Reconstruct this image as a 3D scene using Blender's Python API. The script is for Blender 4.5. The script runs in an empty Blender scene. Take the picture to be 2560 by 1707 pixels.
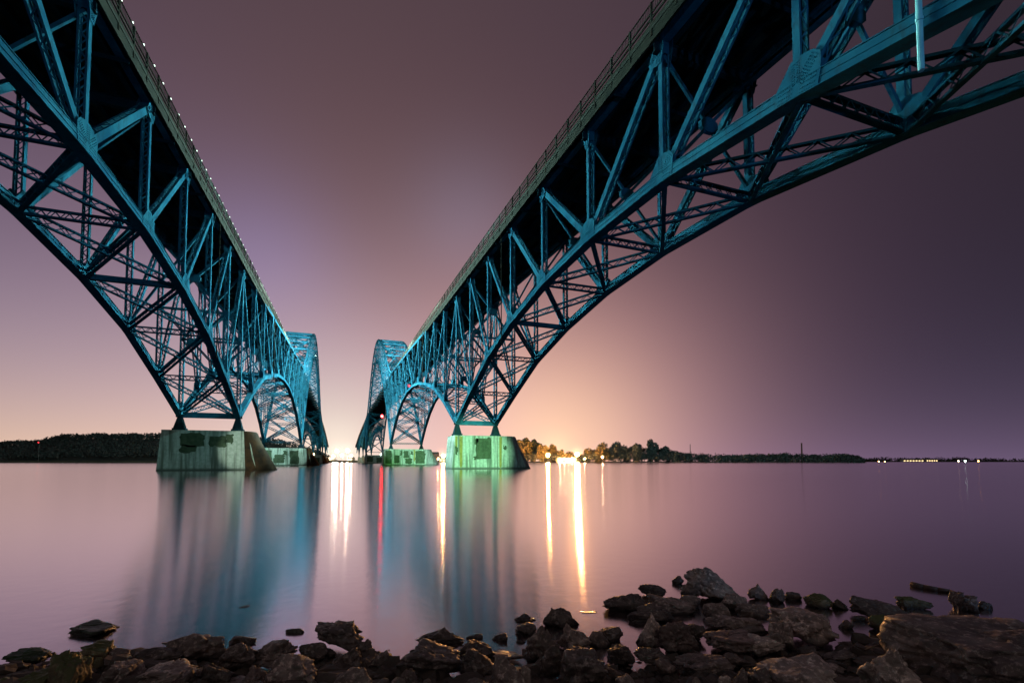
import bpy, math, random
from mathutils import Vector, Matrix, noise
from math import sin, cos, pi, radians as R
random.seed(7)
scene = bpy.context.scene

# ------------------------------------------------------------------ camera
F, YAW, PITCH, PY, CAMZ = 1184.58, 0.3479, 0.0451, 1099.73, 1.49   # pixels of the 2560 px photograph
U = 10.7                                                          # one bridge panel in metres
cd = bpy.data.cameras.new('camera'); cam = bpy.data.objects.new('camera', cd)
scene.collection.objects.link(cam); scene.camera = cam
cd.sensor_width = 36; cd.lens = 36*F/2560; cd.shift_y = (PY-853.5)/2560
cd.clip_start = 0.1; cd.clip_end = 12000
cam.location = (0, 0, CAMZ); cam.rotation_euler = (pi/2+PITCH, 0, -YAW)

def direc(x, y):
    a = (x-1280)/F; b = (PY-y)/F
    f = cos(PITCH)-b*sin(PITCH); u = sin(PITCH)+b*cos(PITCH)
    return Vector((a*cos(YAW)+f*sin(YAW), -a*sin(YAW)+f*cos(YAW), u))
def at_depth(x, y, d):            # d metres ahead of the camera (along its level heading)
    v = direc(x, y); h = v.x*sin(YAW)+v.y*cos(YAW)
    return Vector((0, 0, CAMZ))+v*(d/h)
def at_z(x, y, z):
    v = direc(x, y); return Vector((0, 0, CAMZ))+v*((z-CAMZ)/v.z)
def proj(p):
    X, Y, Z = p[0], p[1], p[2]-CAMZ
    x = X*cos(YAW)-Y*sin(YAW); d = X*sin(YAW)+Y*cos(YAW)
    d2 = d*cos(PITCH)+Z*sin(PITCH); z2 = -d*sin(PITCH)+Z*cos(PITCH)
    return 1280+F*x/d2, PY-F*z2/d2

# ------------------------------------------------------------------ sky (town glow over the far shore) and low warm light
LOBES = [
((0.4263,0.9044,0.0195),6,(0.0080,0.0010,0.0440)),
((0.4263,0.9044,0.0195),20,(0.5642,0.2985,0.2633)),
((0.4263,0.9044,0.0195),60,(0.2432,0.1950,0.0250)),
((0.4263,0.9044,0.0195),250,(0.0000,0.0147,0.0000)),
((0.4263,0.9044,0.0195),1500,(0.25,0.16,0.06)),
((-0.0041,0.9996,0.0263),6,(0.1556,0.0709,0.0000)),
((-0.0041,0.9996,0.0263),25,(0.2947,0.2646,0.3693)),
((-0.0041,0.9996,0.0263),100,(0.0000,0.0996,0.0000)),
((-0.0041,0.9996,0.0263),600,(0.1252,0.1355,0.1178)),
((-0.4372,0.8988,0.0312),6,(0.0100,0.0040,0.0950)),
((-0.4372,0.8988,0.0312),20,(0.0420,0.0748,0.1900)),
((-0.1383,0.9245,0.3552),120,(0.0180,0.0334,0.1111)),
((0.2233,0.8628,0.4536),150,(0.0292,0.0437,0.0768)),
((0.2083,0.5743,0.7917),3,(0.0400,0.0244,0.0330)),
((-0.4233,0.7896,0.4442),4,(0.0179,0.0149,0.0128)),
]
HB = [(6, None, 0, (0.0324,0.0311,0.0646)),
      (6, (-0.4372,0.8988,0.0312), 6, (0.6093,0.3727,0.0)),
      (14, (0.9214,0.3887,0.0018), 6, (0.0856,0.0506,0.0835))]
world = bpy.data.worlds.new('World'); scene.world = world; world.use_nodes = True
wn = world.node_tree; wn.nodes.clear()
def nd(tree, t, **kw):
    n = tree.nodes.new(t)
    for k, v in kw.items(): setattr(n, k, v)
    return n
tc = nd(wn, 'ShaderNodeTexCoord')
nrm = nd(wn, 'ShaderNodeVectorMath', operation='NORMALIZE'); wn.links.new(tc.outputs['Generated'], nrm.inputs[0])
sepz = nd(wn, 'ShaderNodeSeparateXYZ'); wn.links.new(nrm.outputs[0], sepz.inputs[0])
def wmath(op, a, b=None):
    n = nd(wn, 'ShaderNodeMath', operation=op)
    for i, v in enumerate((a, b)):
        if v is None: continue
        if isinstance(v, (int, float)): n.inputs[i].default_value = v
        else: wn.links.new(v, n.inputs[i])
    return n.outputs[0]
zpos = wmath('MAXIMUM', sepz.outputs[2], 0.0)
acc = None
def wadd(fac, col):
    global acc
    sc = nd(wn, 'ShaderNodeVectorMath', operation='SCALE'); sc.inputs[0].default_value = col
    wn.links.new(fac, sc.inputs['Scale'])
    if acc is None: acc = sc.outputs[0]; return
    ad = nd(wn, 'ShaderNodeVectorMath', operation='ADD'); wn.links.new(acc, ad.inputs[0]); wn.links.new(sc.outputs[0], ad.inputs[1]); acc = ad.outputs[0]
def lobe(c, k):
    dp = nd(wn, 'ShaderNodeVectorMath', operation='DOT_PRODUCT'); wn.links.new(nrm.outputs[0], dp.inputs[0]); dp.inputs[1].default_value = c
    return wmath('EXPONENT', wmath('MULTIPLY', wmath('SUBTRACT', dp.outputs['Value'], 1.0), float(k)))
accs = []
for li_, (c, k, col) in enumerate(LOBES):
    if li_ == 8: accs.append(acc); acc = None
    wadd(lobe(c, k), col)
accs.append(acc); acc = None
for kz, c, k, col in HB:
    e = wmath('EXPONENT', wmath('MULTIPLY', zpos, -float(kz)))
    if c: e = wmath('MULTIPLY', e, lobe(c, k))
    wadd(e, col)
wadd(lobe((-0.33,-0.70,0.633), 4), (0.30, 0.225, 0.215))
for lx, ly, la in ((1370, 1136, .6), (1443, 1135, .8), (1108, 1139, .5)): wadd(lobe(tuple(direc(lx, ly).normalized()), 16000), (la, la*.62, la*.28))  # halos around the shore lamps, put into the sky colour
for lx, ly, la in ((842, 1127, .2), (869, 1126, .2)): wadd(lobe(tuple(direc(lx, ly).normalized()), 12000), (la, la*.85, la*.7))
one = wmath('ADD', 0.0, 1.0); wadd(one, (0.004, 0.004, 0.006))
sky = nd(wn, 'ShaderNodeTexSky', sky_type='NISHITA', sun_disc=False); sky.sun_elevation = R(1.0); sky.sun_rotation = R(25)
accs.append(acc)
bg2 = nd(wn, 'ShaderNodeBackground'); wn.links.new(sky.outputs[0], bg2.inputs[0]); bg2.inputs[1].default_value = 0.002
prev = bg2
for a_ in accs:
    bg = nd(wn, 'ShaderNodeBackground'); wn.links.new(a_, bg.inputs[0]); bg.inputs[1].default_value = 1.0
    adds = nd(wn, 'ShaderNodeAddShader'); wn.links.new(prev.outputs[0], adds.inputs[0]); wn.links.new(bg.outputs[0], adds.inputs[1]); prev = adds
wo = nd(wn, 'ShaderNodeOutputWorld'); wn.links.new(adds.outputs[0], wo.inputs[0])

sd = bpy.data.lights.new('low_warm_light', 'SUN'); sd.energy = 0.6; sd.angle = R(.5); sd.color = (1.0, 0.42, 0.12)
so = bpy.data.objects.new('low_warm_light', sd); scene.collection.objects.link(so)
v = direc(1443, 1095); so.rotation_euler = (-v).to_track_quat('-Z', 'Y').to_euler()

vs = scene.view_settings; vs.view_transform = 'Standard'; vs.look = 'None'; vs.exposure = 0; vs.gamma = 1; vs.use_curve_mapping = False
scene.cycles.max_bounces = 5; scene.cycles.diffuse_bounces = 2; scene.cycles.glossy_bounces = 3
scene.cycles.transparent_max_bounces = 4; scene.cycles.use_denoising = True
scene.cycles.sample_clamp_indirect = 6; scene.cycles.caustics_reflective = False; scene.cycles.caustics_refractive = False

# ------------------------------------------------------------------ helpers
class MB:
    def __init__(s): s.v = []; s.f = []
    def box6(s, pts):                       # eight points: bottom four, top four
        n = len(s.v); s.v += [tuple(p) for p in pts]
        s.f += [(n, n+3, n+2, n+1), (n+4, n+5, n+6, n+7), (n, n+1, n+5, n+4), (n+1, n+2, n+6, n+5), (n+2, n+3, n+7, n+6), (n+3, n, n+4, n+7)]
    def box(s, c, sx, sy, sz):
        x, y, z = c; a, b, h = sx/2, sy/2, sz/2
        s.box6([(x-a, y-b, z-h), (x+a, y-b, z-h), (x+a, y+b, z-h), (x-a, y+b, z-h), (x-a, y-b, z+h), (x+a, y-b, z+h), (x+a, y+b, z+h), (x-a, y+b, z+h)])
    def bar(s, p, q, w, h, side=None):      # w along side, h along the third axis
        p = Vector(p); q = Vector(q); u = (q-p)
        if u.length < 1e-6: return
        u.normalize()
        sd_ = Vector(side) if side is not None else Vector((1, 0, 0))
        if abs(u.dot(sd_)) > 0.95: sd_ = Vector((0, 0, 1)) if abs(u.z) < .9 else Vector((0, 1, 0))
        a = (sd_-u*u.dot(sd_)).normalized(); b = u.cross(a)
        a = a*(w/2); b = b*(h/2)
        s.box6([p-a-b, p+a-b, p+a+b, p-a+b, q-a-b, q+a-b, q+a+b, q-a+b])
    def prism(s, pts, x0, x1, axis=0):      # convex polygon in the other two axes, extruded along axis
        n = len(s.v); m = len(pts)
        for X in (x0, x1):
            for a, b in pts:
                s.v.append((X, a, b) if axis == 0 else (a, X, b) if axis == 1 else (a, b, X))
        s.f.append(tuple(range(n, n+m))); s.f.append(tuple(range(n+2*m-1, n+m-1, -1)))
        for i in range(m):
            j = (i+1) % m; s.f.append((n+i, n+m+i, n+m+j, n+j))
    def tube(s, p, q, r, r2=None, seg=8, cap=True):
        p = Vector(p); q = Vector(q); u = (q-p).normalized(); r2 = r if r2 is None else r2
        a = u.orthogonal().normalized(); b = u.cross(a); n = len(s.v)
        for c, rr in ((p, r), (q, r2)):
            for i in range(seg): s.v.append(tuple(c+(a*cos(2*pi*i/seg)+b*sin(2*pi*i/seg))*rr))
        for i in range(seg):
            j = (i+1) % seg; s.f.append((n+i, n+j, n+seg+j, n+seg+i))
        if cap: s.f.append(tuple(range(n+seg-1, n-1, -1))); s.f.append(tuple(range(n+seg, n+2*seg)))
    def ball(s, c, r, seg=8, rings=5, sz=1):
        n = len(s.v); s.v.append((c[0], c[1], c[2]-r*sz))
        for i in range(1, rings):
            t = -pi/2+pi*i/rings
            for j in range(seg): s.v.append((c[0]+r*cos(t)*cos(2*pi*j/seg), c[1]+r*cos(t)*sin(2*pi*j/seg), c[2]+r*sz*sin(t)))
        s.v.append((c[0], c[1], c[2]+r*sz)); top = len(s.v)-1
        for j in range(seg): s.f.append((n, n+1+(j+1) % seg, n+1+j)); s.f.append((top, top-seg+j, top-seg+(j+1) % seg))
        for i in range(rings-2):
            for j in range(seg):
                a = n+1+i*seg+j; b = n+1+i*seg+(j+1) % seg; s.f.append((a, b, b+seg, a+seg))

def origin(o):
    v = Vector((0, 0, 0))
    while o is not None: v += o.location; o = o.parent
    return v
def tag(o, label=None, cat=None, group=None, kind=None):
    if label: o['label'] = label
    if cat: o['category'] = cat
    if group: o['group'] = group
    if kind: o['kind'] = kind
    return o
def empty(name, loc, label=None, cat=None, group=None):
    o = bpy.data.objects.new(name, None); scene.collection.objects.link(o); o.location = loc; o.empty_display_size = .2
    return tag(o, label, cat, group)
def obj(name, mb, mat, parent=None, loc=None, smooth=False):
    base = origin(parent) if parent is not None else Vector((0, 0, 0))
    loc = Vector(loc) if loc is not None else base
    me = bpy.data.meshes.new(name)
    me.from_pydata([(x-loc.x, y-loc.y, z-loc.z) for x, y, z in mb.v], [], mb.f); me.update()
    if mat: me.materials.append(mat)
    if smooth: me.polygons.foreach_set('use_smooth', [True]*len(me.polygons))
    o = bpy.data.objects.new(name, me); scene.collection.objects.link(o)
    if parent is not None: o.parent = parent; o.location = loc-base
    else: o.location = loc
    return o

# ------------------------------------------------------------------ materials
def mat_new(name):
    m = bpy.data.materials.new(name); m.use_nodes = True; t = m.node_tree
    return m, t, t.nodes['Principled BSDF']
def mixc(t, fac, a, b):
    n = nd(t, 'ShaderNodeMix', data_type='RGBA')
    if isinstance(fac, (int, float)): n.inputs[0].default_value = fac
    else: t.links.new(fac, n.inputs[0])
    for i, c in ((6, a), (7, b)):
        if isinstance(c, tuple): n.inputs[i].default_value = (*c, 1)
        else: t.links.new(c, n.inputs[i])
    return n.outputs[2]
def noisen(t, scale, detail=4, vec=None, rough=.55, stretch=None):
    n = nd(t, 'ShaderNodeTexNoise'); n.inputs['Scale'].default_value = scale; n.inputs['Detail'].default_value = detail; n.inputs['Roughness'].default_value = rough
    c = nd(t, 'ShaderNodeTexCoord')
    if stretch:
        mp = nd(t, 'ShaderNodeMapping'); mp.inputs['Scale'].default_value = stretch; t.links.new(c.outputs['Object'], mp.inputs[0]); t.links.new(mp.outputs[0], n.inputs[0])
    else: t.links.new(c.outputs['Object'], n.inputs[0])
    return n.outputs[0]
def ramp(t, fac, stops):
    n = nd(t, 'ShaderNodeValToRGB'); t.links.new(fac, n.inputs[0]); e = n.color_ramp.elements
    while len(e) < len(stops): e.new(0.5)
    for i, (p, c) in enumerate(stops):
        e[i].position = p; e[i].color = (*c, 1) if isinstance(c, tuple) else (c, c, c, 1)
    return n.outputs[0]
def bump(t, b, h, strength, dist=.02):
    n = nd(t, 'ShaderNodeBump'); n.inputs['Strength'].default_value = strength; n.inputs['Distance'].default_value = dist
    t.links.new(h, n.inputs['Height']); t.links.new(n.outputs[0], b.inputs['Normal'])

def steel(name, a, b_, rust=.6):
    m, t, b = mat_new(name)
    n1 = noisen(t, .35, 6); n2 = noisen(t, 2.2, 8, rough=.68, stretch=(1, 1, .35))
    c = mixc(t, ramp(t, n1, [(.35, 0.), (.65, 1.)]), a, b_)
    r = ramp(t, n2, [(.52, 0.), (.64, 1.)])
    mul = nd(t, 'ShaderNodeMath', operation='MULTIPLY'); t.links.new(r, mul.inputs[0]); mul.inputs[1].default_value = rust
    c = mixc(t, mul.outputs[0], c, (a[0]*1.2+.01, a[1]*.6, a[2]*.5))
    t.links.new(c, b.inputs['Base Color']); b.inputs['Roughness'].default_value = .8; b.inputs['Specular IOR Level'].default_value = .0
    bump(t, b, noisen(t, 9, 4), .25, .01)
    return m
M = {}
M['steel'] = steel('blue_green_steel', (.006, .038, .067), (.015, .076, .113))
M['steel_dark'] = steel('dark_shaded_steel', (.004, .012, .016), (.007, .018, .024), .6)  # darker steel copy; the shade under the deck is put into its colour
M['rail'] = steel('railing_steel', (.013, .012, .010), (.024, .021, .017), .5)
m, t, b = mat_new('concrete'); M['concrete'] = m
st = noisen(t, 1.2, 5, stretch=(1.6, 1.6, .10)); fine = noisen(t, 2.2, 8); 
c = mixc(t, ramp(t, fine, [(.3, 0.), (.7, 1.)]), (.12, .125, .105), (.20, .205, .175))
c = mixc(t, ramp(t, st, [(.46, 0.), (.64, 1.)]), c, (.045, .05, .035))
tcn = nd(t, 'ShaderNodeTexCoord'); sp = nd(t, 'ShaderNodeSeparateXYZ'); t.links.new(tcn.outputs['Object'], sp.inputs[0])
wt = nd(t, 'ShaderNodeMapRange'); t.links.new(sp.outputs[2], wt.inputs[0]); wt.inputs[1].default_value = .15; wt.inputs[2].default_value = .55; wt.inputs[3].default_value = 1; wt.inputs[4].default_value = 0
c = mixc(t, wt.outputs[0], c, (.02, .022, .014))
fm = nd(t, 'ShaderNodeMath', operation='FRACT'); mm = nd(t, 'ShaderNodeMath', operation='MULTIPLY'); t.links.new(sp.outputs[2], mm.inputs[0]); mm.inputs[1].default_value = 1.15; t.links.new(mm.outputs[0], fm.inputs[0])
gt = nd(t, 'ShaderNodeMath', operation='LESS_THAN'); t.links.new(fm.outputs[0], gt.inputs[0]); gt.inputs[1].default_value = .035
gm = nd(t, 'ShaderNodeMath', operation='MULTIPLY'); t.links.new(gt.outputs[0], gm.inputs[0]); gm.inputs[1].default_value = .3
c = mixc(t, gm.outputs[0], c, (.05, .055, .04))
t.links.new(c, b.inputs['Base Color']); b.inputs['Roughness'].default_value = .85
bump(t, b, fine, .4, .05)
def plain(name, a, b_, scale=3, rough=.8, bs=.3, bd=.03, spec=.5):
    m, t, b = mat_new(name); n = noisen(t, scale, 7)
    t.links.new(mixc(t, ramp(t, n, [(.3, 0.), (.7, 1.)]), a, b_), b.inputs['Base Color'])
    b.inputs['Roughness'].default_value = rough; b.inputs['Specular IOR Level'].default_value = spec
    bump(t, b, n, bs, bd); M[name] = m; return m
plain('patch', (.016, .022, .012), (.034, .042, .024), 2, .9, spec=.1)
plain('rust_stain', (.08, .06, .008), (.13, .09, .015), 2, .9)
plain('bank', (.030, .034, .022), (.07, .065, .04), .05, .95)
plain('bark', (.05, .035, .025), (.08, .06, .045), 4, .9)
plain('leaf_dark', (.022, .027, .028), (.034, .04, .037), .3, .85, 0)
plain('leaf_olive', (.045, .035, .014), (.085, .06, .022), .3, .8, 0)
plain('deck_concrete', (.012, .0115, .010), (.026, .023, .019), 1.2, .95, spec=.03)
plain('nose_shade_brown', (.006, .005, .004), (.040, .018, .008), .7, .9, spec=.05)  # dark brown that stands for the shaded, orange-tinged pier nose
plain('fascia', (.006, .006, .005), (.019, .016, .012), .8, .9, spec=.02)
plain('brick', (.10, .05, .04), (.16, .09, .07), .3, .9)
plain('siding', (.25, .24, .21), (.34, .32, .28), .4, .9)
plain('roofing', (.05, .045, .04), (.08, .07, .065), .4, .9)
plain('lamp_metal', (.08, .09, .09), (.12, .13, .13), 3, .5)
plain('asphalt', (.04, .04, .04), (.06, .06, .06), 3, .9)
plain('wood', (.045, .032, .026), (.09, .065, .05), 14, .7)
plain('shore_mud', (.022, .018, .014), (.055, .045, .035), 9, .7, .8, .03)
plain('pebbles', (.03, .026, .022), (.10, .085, .07), 5, .7, .5)
def emit(name, col, s):
    m = bpy.data.materials.new(name); m.use_nodes = True; t = m.node_tree; t.nodes.clear()
    e = nd(t, 'ShaderNodeEmission'); e.inputs[0].default_value = (*col, 1); e.inputs[1].default_value = s
    o = nd(t, 'ShaderNodeOutputMaterial'); t.links.new(e.outputs[0], o.inputs[0]); M[name] = m
emit('sodium', (1, .46, .12), 5500); emit('dock', (1, .62, .30), 1500); emit('sodium_low', (1, .45, .12), 26); emit('warmwhite', (1, .80, .58), 420); emit('warm_low', (1, .75, .5), 16)
emit('mercury', (.55, 1, .85), 9); emit('marker', (.75, 1, .85), 3); emit('red', (1, .02, .02), 60); emit('redlow', (1, .03, .04), 5); emit('coolwhite', (.7, 1, .85), 40); emit('window_glow', (1, .72, .35), 3)

def rockmat(name, a, b_, hi, wet=.35, moss=None):
    m, t, b = mat_new(name)
    g = nd(t, 'ShaderNodeNewGeometry'); oi = nd(t, 'ShaderNodeObjectInfo')
    n1 = noisen(t, 4.5, 9, rough=.65); n2 = noisen(t, 26, 8, rough=.7); n3 = noisen(t, 9, 6, stretch=(1, 1, 3.2))
    c = mixc(t, ramp(t, n1, [(.32, 0.), (.68, 1.)]), a, b_)
    c = mixc(t, ramp(t, n2, [(.52, 0.), (.72, 1.)]), c, hi)
    var = nd(t, 'ShaderNodeMapRange'); t.links.new(oi.outputs['Random'], var.inputs[0]); var.inputs[3].default_value = .55; var.inputs[4].default_value = 1.35
    vm = nd(t, 'ShaderNodeVectorMath', operation='SCALE'); t.links.new(c, vm.inputs[0]); t.links.new(var.outputs[0], vm.inputs['Scale']); c = vm.outputs[0]
    sp = nd(t, 'ShaderNodeSeparateXYZ'); t.links.new(g.outputs['Position'], sp.inputs[0])
    if moss:
        sn = nd(t, 'ShaderNodeSeparateXYZ'); t.links.new(g.outputs['Normal'], sn.inputs[0])
        ad = nd(t, 'ShaderNodeMath', operation='ADD'); t.links.new(sn.outputs[2], ad.inputs[0]); t.links.new(n1, ad.inputs[1])
        c = mixc(t, ramp(t, ad.outputs[0], [(.55, 0.), (1., 1.)]), c, moss)
    w = nd(t, 'ShaderNodeMapRange'); t.links.new(sp.outputs[2], w.inputs[0]); w.inputs[1].default_value = .0; w.inputs[2].default_value = .09; w.inputs[3].default_value = 1; w.inputs[4].default_value = 0
    c = mixc(t, w.outputs[0], c, (.012, .011, .009))
    t.links.new(c, b.inputs['Base Color'])
    rr = nd(t, 'ShaderNodeMapRange'); t.links.new(w.outputs[0], rr.inputs[0]); rr.inputs[3].default_value = .52; rr.inputs[4].default_value = wet
    t.links.new(rr.outputs[0], b.inputs['Roughness']); b.inputs['Specular IOR Level'].default_value = .45
    b1 = nd(t, 'ShaderNodeBump'); b1.inputs['Strength'].default_value = .9; b1.inputs['Distance'].default_value = .018; t.links.new(n1, b1.inputs['Height'])
    b2 = nd(t, 'ShaderNodeBump'); b2.inputs['Strength'].default_value = .8; b2.inputs['Distance'].default_value = .006; t.links.new(n2, b2.inputs['Height']); t.links.new(b1.outputs[0], b2.inputs['Normal'])
    b3 = nd(t, 'ShaderNodeBump'); b3.inputs['Strength'].default_value = .6; b3.inputs['Distance'].default_value = .012; t.links.new(n3, b3.inputs['Height']); t.links.new(b2.outputs[0], b3.inputs['Normal'])
    t.links.new(b3.outputs[0], b.inputs['Normal']); M[name] = m
rockmat('rock_brown', (0.0570, 0.0485, 0.0430), (0.3197, 0.2689, 0.2371), (0.8378, 0.7149, 0.6283))
rockmat('rock_dark', (0.0290, 0.0252, 0.0235), (0.1541, 0.1337, 0.1201), (0.4393, 0.3840, 0.3452))
rockmat('rock_pale', (0.1152, 0.1004, 0.0894), (0.4489, 0.3947, 0.3507), (1.1309, 1.0030, 0.8900))
rockmat('rock_moss', (0.1331, 0.1199, 0.0748), (0.3871, 0.3523, 0.2117), (0.5475, 0.5100, 0.3285), .4, (.075, .095, .03))
rockmat('rock_slime', (0.0154, 0.0264, 0.0154), (0.0449, 0.0899, 0.0348), (0.0795, 0.1575, 0.0525), .3, (.02, .06, .018))
rockmat('rock_red', (0.0405, 0.0333, 0.0295), (0.2108, 0.1653, 0.1477), (0.5099, 0.4117, 0.3655))
rockmat('rock_wet', (0.0392, 0.0337, 0.0303), (0.1926, 0.1661, 0.1478), (0.4988, 0.4311, 0.3767), .14)

# water: long-exposure river, reflections drawn out downwards
m = bpy.data.materials.new('river_water'); m.use_nodes = True; t = m.node_tree; b = t.nodes['Principled BSDF']; M['water'] = m
b.inputs['Base Color'].default_value = (.035, .028, .034, 1); b.inputs['Roughness'].default_value = .27; b.inputs['IOR'].default_value = 1.33
gl = nd(t, 'ShaderNodeBsdfAnisotropic'); gl.inputs['Color'].default_value = (1, .93, .96, 1); gl.distribution = 'BECKMANN'; gl.inputs['Roughness'].default_value = .155; gl.inputs['Anisotropy'].default_value = .5; tg = nd(t, 'ShaderNodeCombineXYZ'); tg.inputs[0].default_value = cos(YAW*.5); tg.inputs[1].default_value = -sin(YAW*.5); t.links.new(tg.outputs[0], gl.inputs['Tangent'])
mx = nd(t, 'ShaderNodeMixShader'); lw = nd(t, 'ShaderNodeLayerWeight'); lw.inputs[0].default_value = .5
mr = nd(t, 'ShaderNodeMapRange'); t.links.new(lw.outputs['Facing'], mr.inputs[0]); mr.inputs[1].default_value = .45; mr.inputs[2].default_value = .95; mr.inputs[3].default_value = .52; mr.inputs[4].default_value = .97
t.links.new(mr.outputs[0], mx.inputs[0]); t.links.new(b.outputs[0], mx.inputs[1]); t.links.new(gl.outputs[0], mx.inputs[2])
wb = nd(t, 'ShaderNodeBump'); wb.inputs['Strength'].default_value = .12; wb.inputs['Distance'].default_value = .012
wnz = noisen(t, 5.0, 3, stretch=(1, 1, 1)); t.links.new(wnz, wb.inputs['Height'])
t.links.new(wb.outputs[0], gl.inputs['Normal'])
t.links.new(mx.outputs[0], t.nodes['Material Output'].inputs[0])

# ------------------------------------------------------------------ setting: water, river bed, banks
mb = MB(); mb.v = [(-6000, -300, 0), (6000, -300, 0), (6000, 9000, 0), (-6000, 9000, 0)]; mb.f = [(0, 1, 2, 3)]
tag(obj('water', mb, M['water']), 'smooth blurred river with drawn-out reflections', kind='structure')
fw = Vector((sin(YAW), cos(YAW), 0)); rt = Vector((cos(YAW), -sin(YAW), 0))
def shore_z(s, d):               # s right, d ahead of the camera
    n = noise.fractal(Vector((s*1.1, d*1.1, 3.3)), 1, 2, 5)
    if d > 3.3: z = .02-(d-3.3)*.16
    elif d > 2.2: z = .02+(3.3-d)*.10
    else: z = .13+(2.2-d)*.12
    if s > 1.9: z += min(.10, (s-1.9)*.06)
    return max(z, -1.5)+.05*n
mb = MB(); ns, ndp = 150, 90
for j in range(ndp):
    d = 9.5-14*(j/(ndp-1))
    for i in range(ns):
        s = -14+28*i/(ns-1); p = rt*s+fw*d; mb.v.append((p.x, p.y, shore_z(s, d)))
for j in range(ndp-1):
    for i in range(ns-1):
        a = j*ns+i; mb.f.append((a, a+1, a+ns+1, a+ns))
tag(obj('shore_ground', mb, M['shore_mud'], smooth=True), kind='structure')
mb = MB()
for d0, z0, d1, z1 in ((-4.4, .7, -30, 2.2), (-30, 2.2, -600, 3)):
    q = [rt*-900+fw*d0, rt*900+fw*d0, rt*900+fw*d1, rt*-900+fw*d1]; n = len(mb.v)
    mb.v += [(q[0].x, q[0].y, z0), (q[1].x, q[1].y, z0), (q[2].x, q[2].y, z1), (q[3].x, q[3].y, z1)]; mb.f.append((n, n+1, n+2, n+3))
tag(obj('near_bank_ground', mb, M['bank']), kind='structure')

# ------------------------------------------------------------------ the two bridges
Y0 = 8.565
def flare(k):
    if k >= 0: return 0
    if k >= -10: return -.0204*k
    if k >= -28: return .204
    if k >= -38: return .204-.0204*(-28-k)
    return 0
def ztop(k):
    d = -k; return 3.073+.0352*d-(.00093 if d > 0 else .00138)*d*d
ZA = [.716, 1.137, 1.527, 1.761, 1.903, 1.945, 1.903, 1.745, 1.51, 1.13, .716]
ZB = [.716, 1.23, 1.658, 1.896, 2.07, 2.137, 2.11, 1.96, 1.673, 1.25, .69]
ZM = [.69, 1.6, 2.4, 3.1, 3.7, 4.25, 4.75, 5.15, 5.42, 5.55]
TM = [None, 3.62, 4.15, 4.72, 5.25, 5.72, 6.1, 6.38, 6.56, 6.62]
def zbot(k):
    if k >= 0: return ZA[k]
    if k >= -10: return ZB[-k]
    if k >= -28:
        j = -10-k; j = min(j, 18-j); return ZM[j]
    if k >= -38: return ZB[10-(-28-k)]
    j = -38-k; j = min(j % 10, 10-j % 10); return .69+(min(ztop(k)-.75, 1.75)-.69)*(1-((5-j)/5)**2.0)
def ztc(k):                       # centre line of the upper chord
    if -28 < k < -10:
        j = -10-k; j = min(j, 18-j); return TM[j]
    return ztop(k)
SIDE = {'left': (-1.5355, -2.319, 1, -1.9273), 'right': (2.0257, 2.7684, -1, 2.397)}
def tx(side, truss, k):           # truss 0 inner, 1 outer
    a, b_, s, m_ = SIDE[side]; return (a+s*flare(k) if truss == 0 else b_-s*flare(k))*U
def P(side, truss, k, z): return Vector((tx(side, truss, k), (Y0-k)*U, z*U+CAMZ))
def hull(pts):
    pts = sorted(set(pts))
    def half(ps):
        h = []
        for p in ps:
            while len(h) >= 2 and (h[-1][0]-h[-2][0])*(p[1]-h[-2][1])-(h[-1][1]-h[-2][1])*(p[0]-h[-2][0]) <= 0: h.pop()
            h.append(p)
        return h[:-1]
    return half(pts)+half(pts[::-1])
def laced(mb, p, q, wx, wy, lace=True, pitch=.62, lw_=.075, side=(1, 0, 0)):
    """riveted member: two channels parallel to the truss plane, laced across the other two faces"""
    p = Vector(p); q = Vector(q); u = (q-p); ln = u.length; u.normalize(); s = Vector(side); s = (s-u*u.dot(s)).normalized(); w = u.cross(s)
    for sg in (-1, 1):
        o = s*(sg*(wx/2-.02)); mb.bar(p+o, q+o, .04, wy, s)
        for tg in (-1, 1):
            o2 = s*(sg*(wx/2-.085))+w*(tg*(wy/2-.012)); mb.bar(p+o2, q+o2, .09, .024, s)
    if lace:
        n = max(3, int(ln/pitch)); a = wx/2-.07
        for tg in (-1, 1):
            o = w*(tg*(wy/2+.012))
            for i in range(n):
                sg = 1 if i % 2 else -1
                mb.bar(p+u*(ln*i/n)+s*(a*sg)+o, p+u*(ln*(i+1)/n)-s*(a*sg)+o, lw_, .02, s.cross(w) if False else s)
            for e in (0, 1):            # batten plates at both ends
                c = p+u*(ln*(.06 if e == 0 else .94)); mb.bar(c-u*.5+o, c+u*.5+o, wx-.1, .026, s)
def strut(mb, p, q, h, w, n=None, double=False, bw=.07):
    """light laced bracing member: four angles with lacing on the two upright faces"""
    p = Vector(p); q = Vector(q); u = q-p; ln = u.length; u.normalize()
    up = Vector((0, 0, 1)); up = (up-u*u.dot(up)); up = up.normalized() if up.length > .05 else Vector((1, 0, 0)); s = u.cross(up)
    for a in (-1, 1):
        mb.bar(p+up*(a*h/2), q+up*(a*h/2), w, .05, s)
        for c in (-1, 1): mb.bar(p+up*(a*(h/2-.06))+s*(c*(w/2-.012)), q+up*(a*(h/2-.06))+s*(c*(w/2-.012)), .024, .12, s)
    n = n or max(4, int(ln/(h*.62)))
    for c in (-1, 1):
        for i in range(n):
            a = 1 if i % 2 else -1
            if c < 0 and double: a = -a
            mb.bar(p+u*(ln*i/n)+up*(a*(h/2-.05))+s*(c*(w/2+.012)), p+u*(ln*(i+1)/n)-up*(a*(h/2-.05))+s*(c*(w/2+.012)), .02, bw, s)

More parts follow.
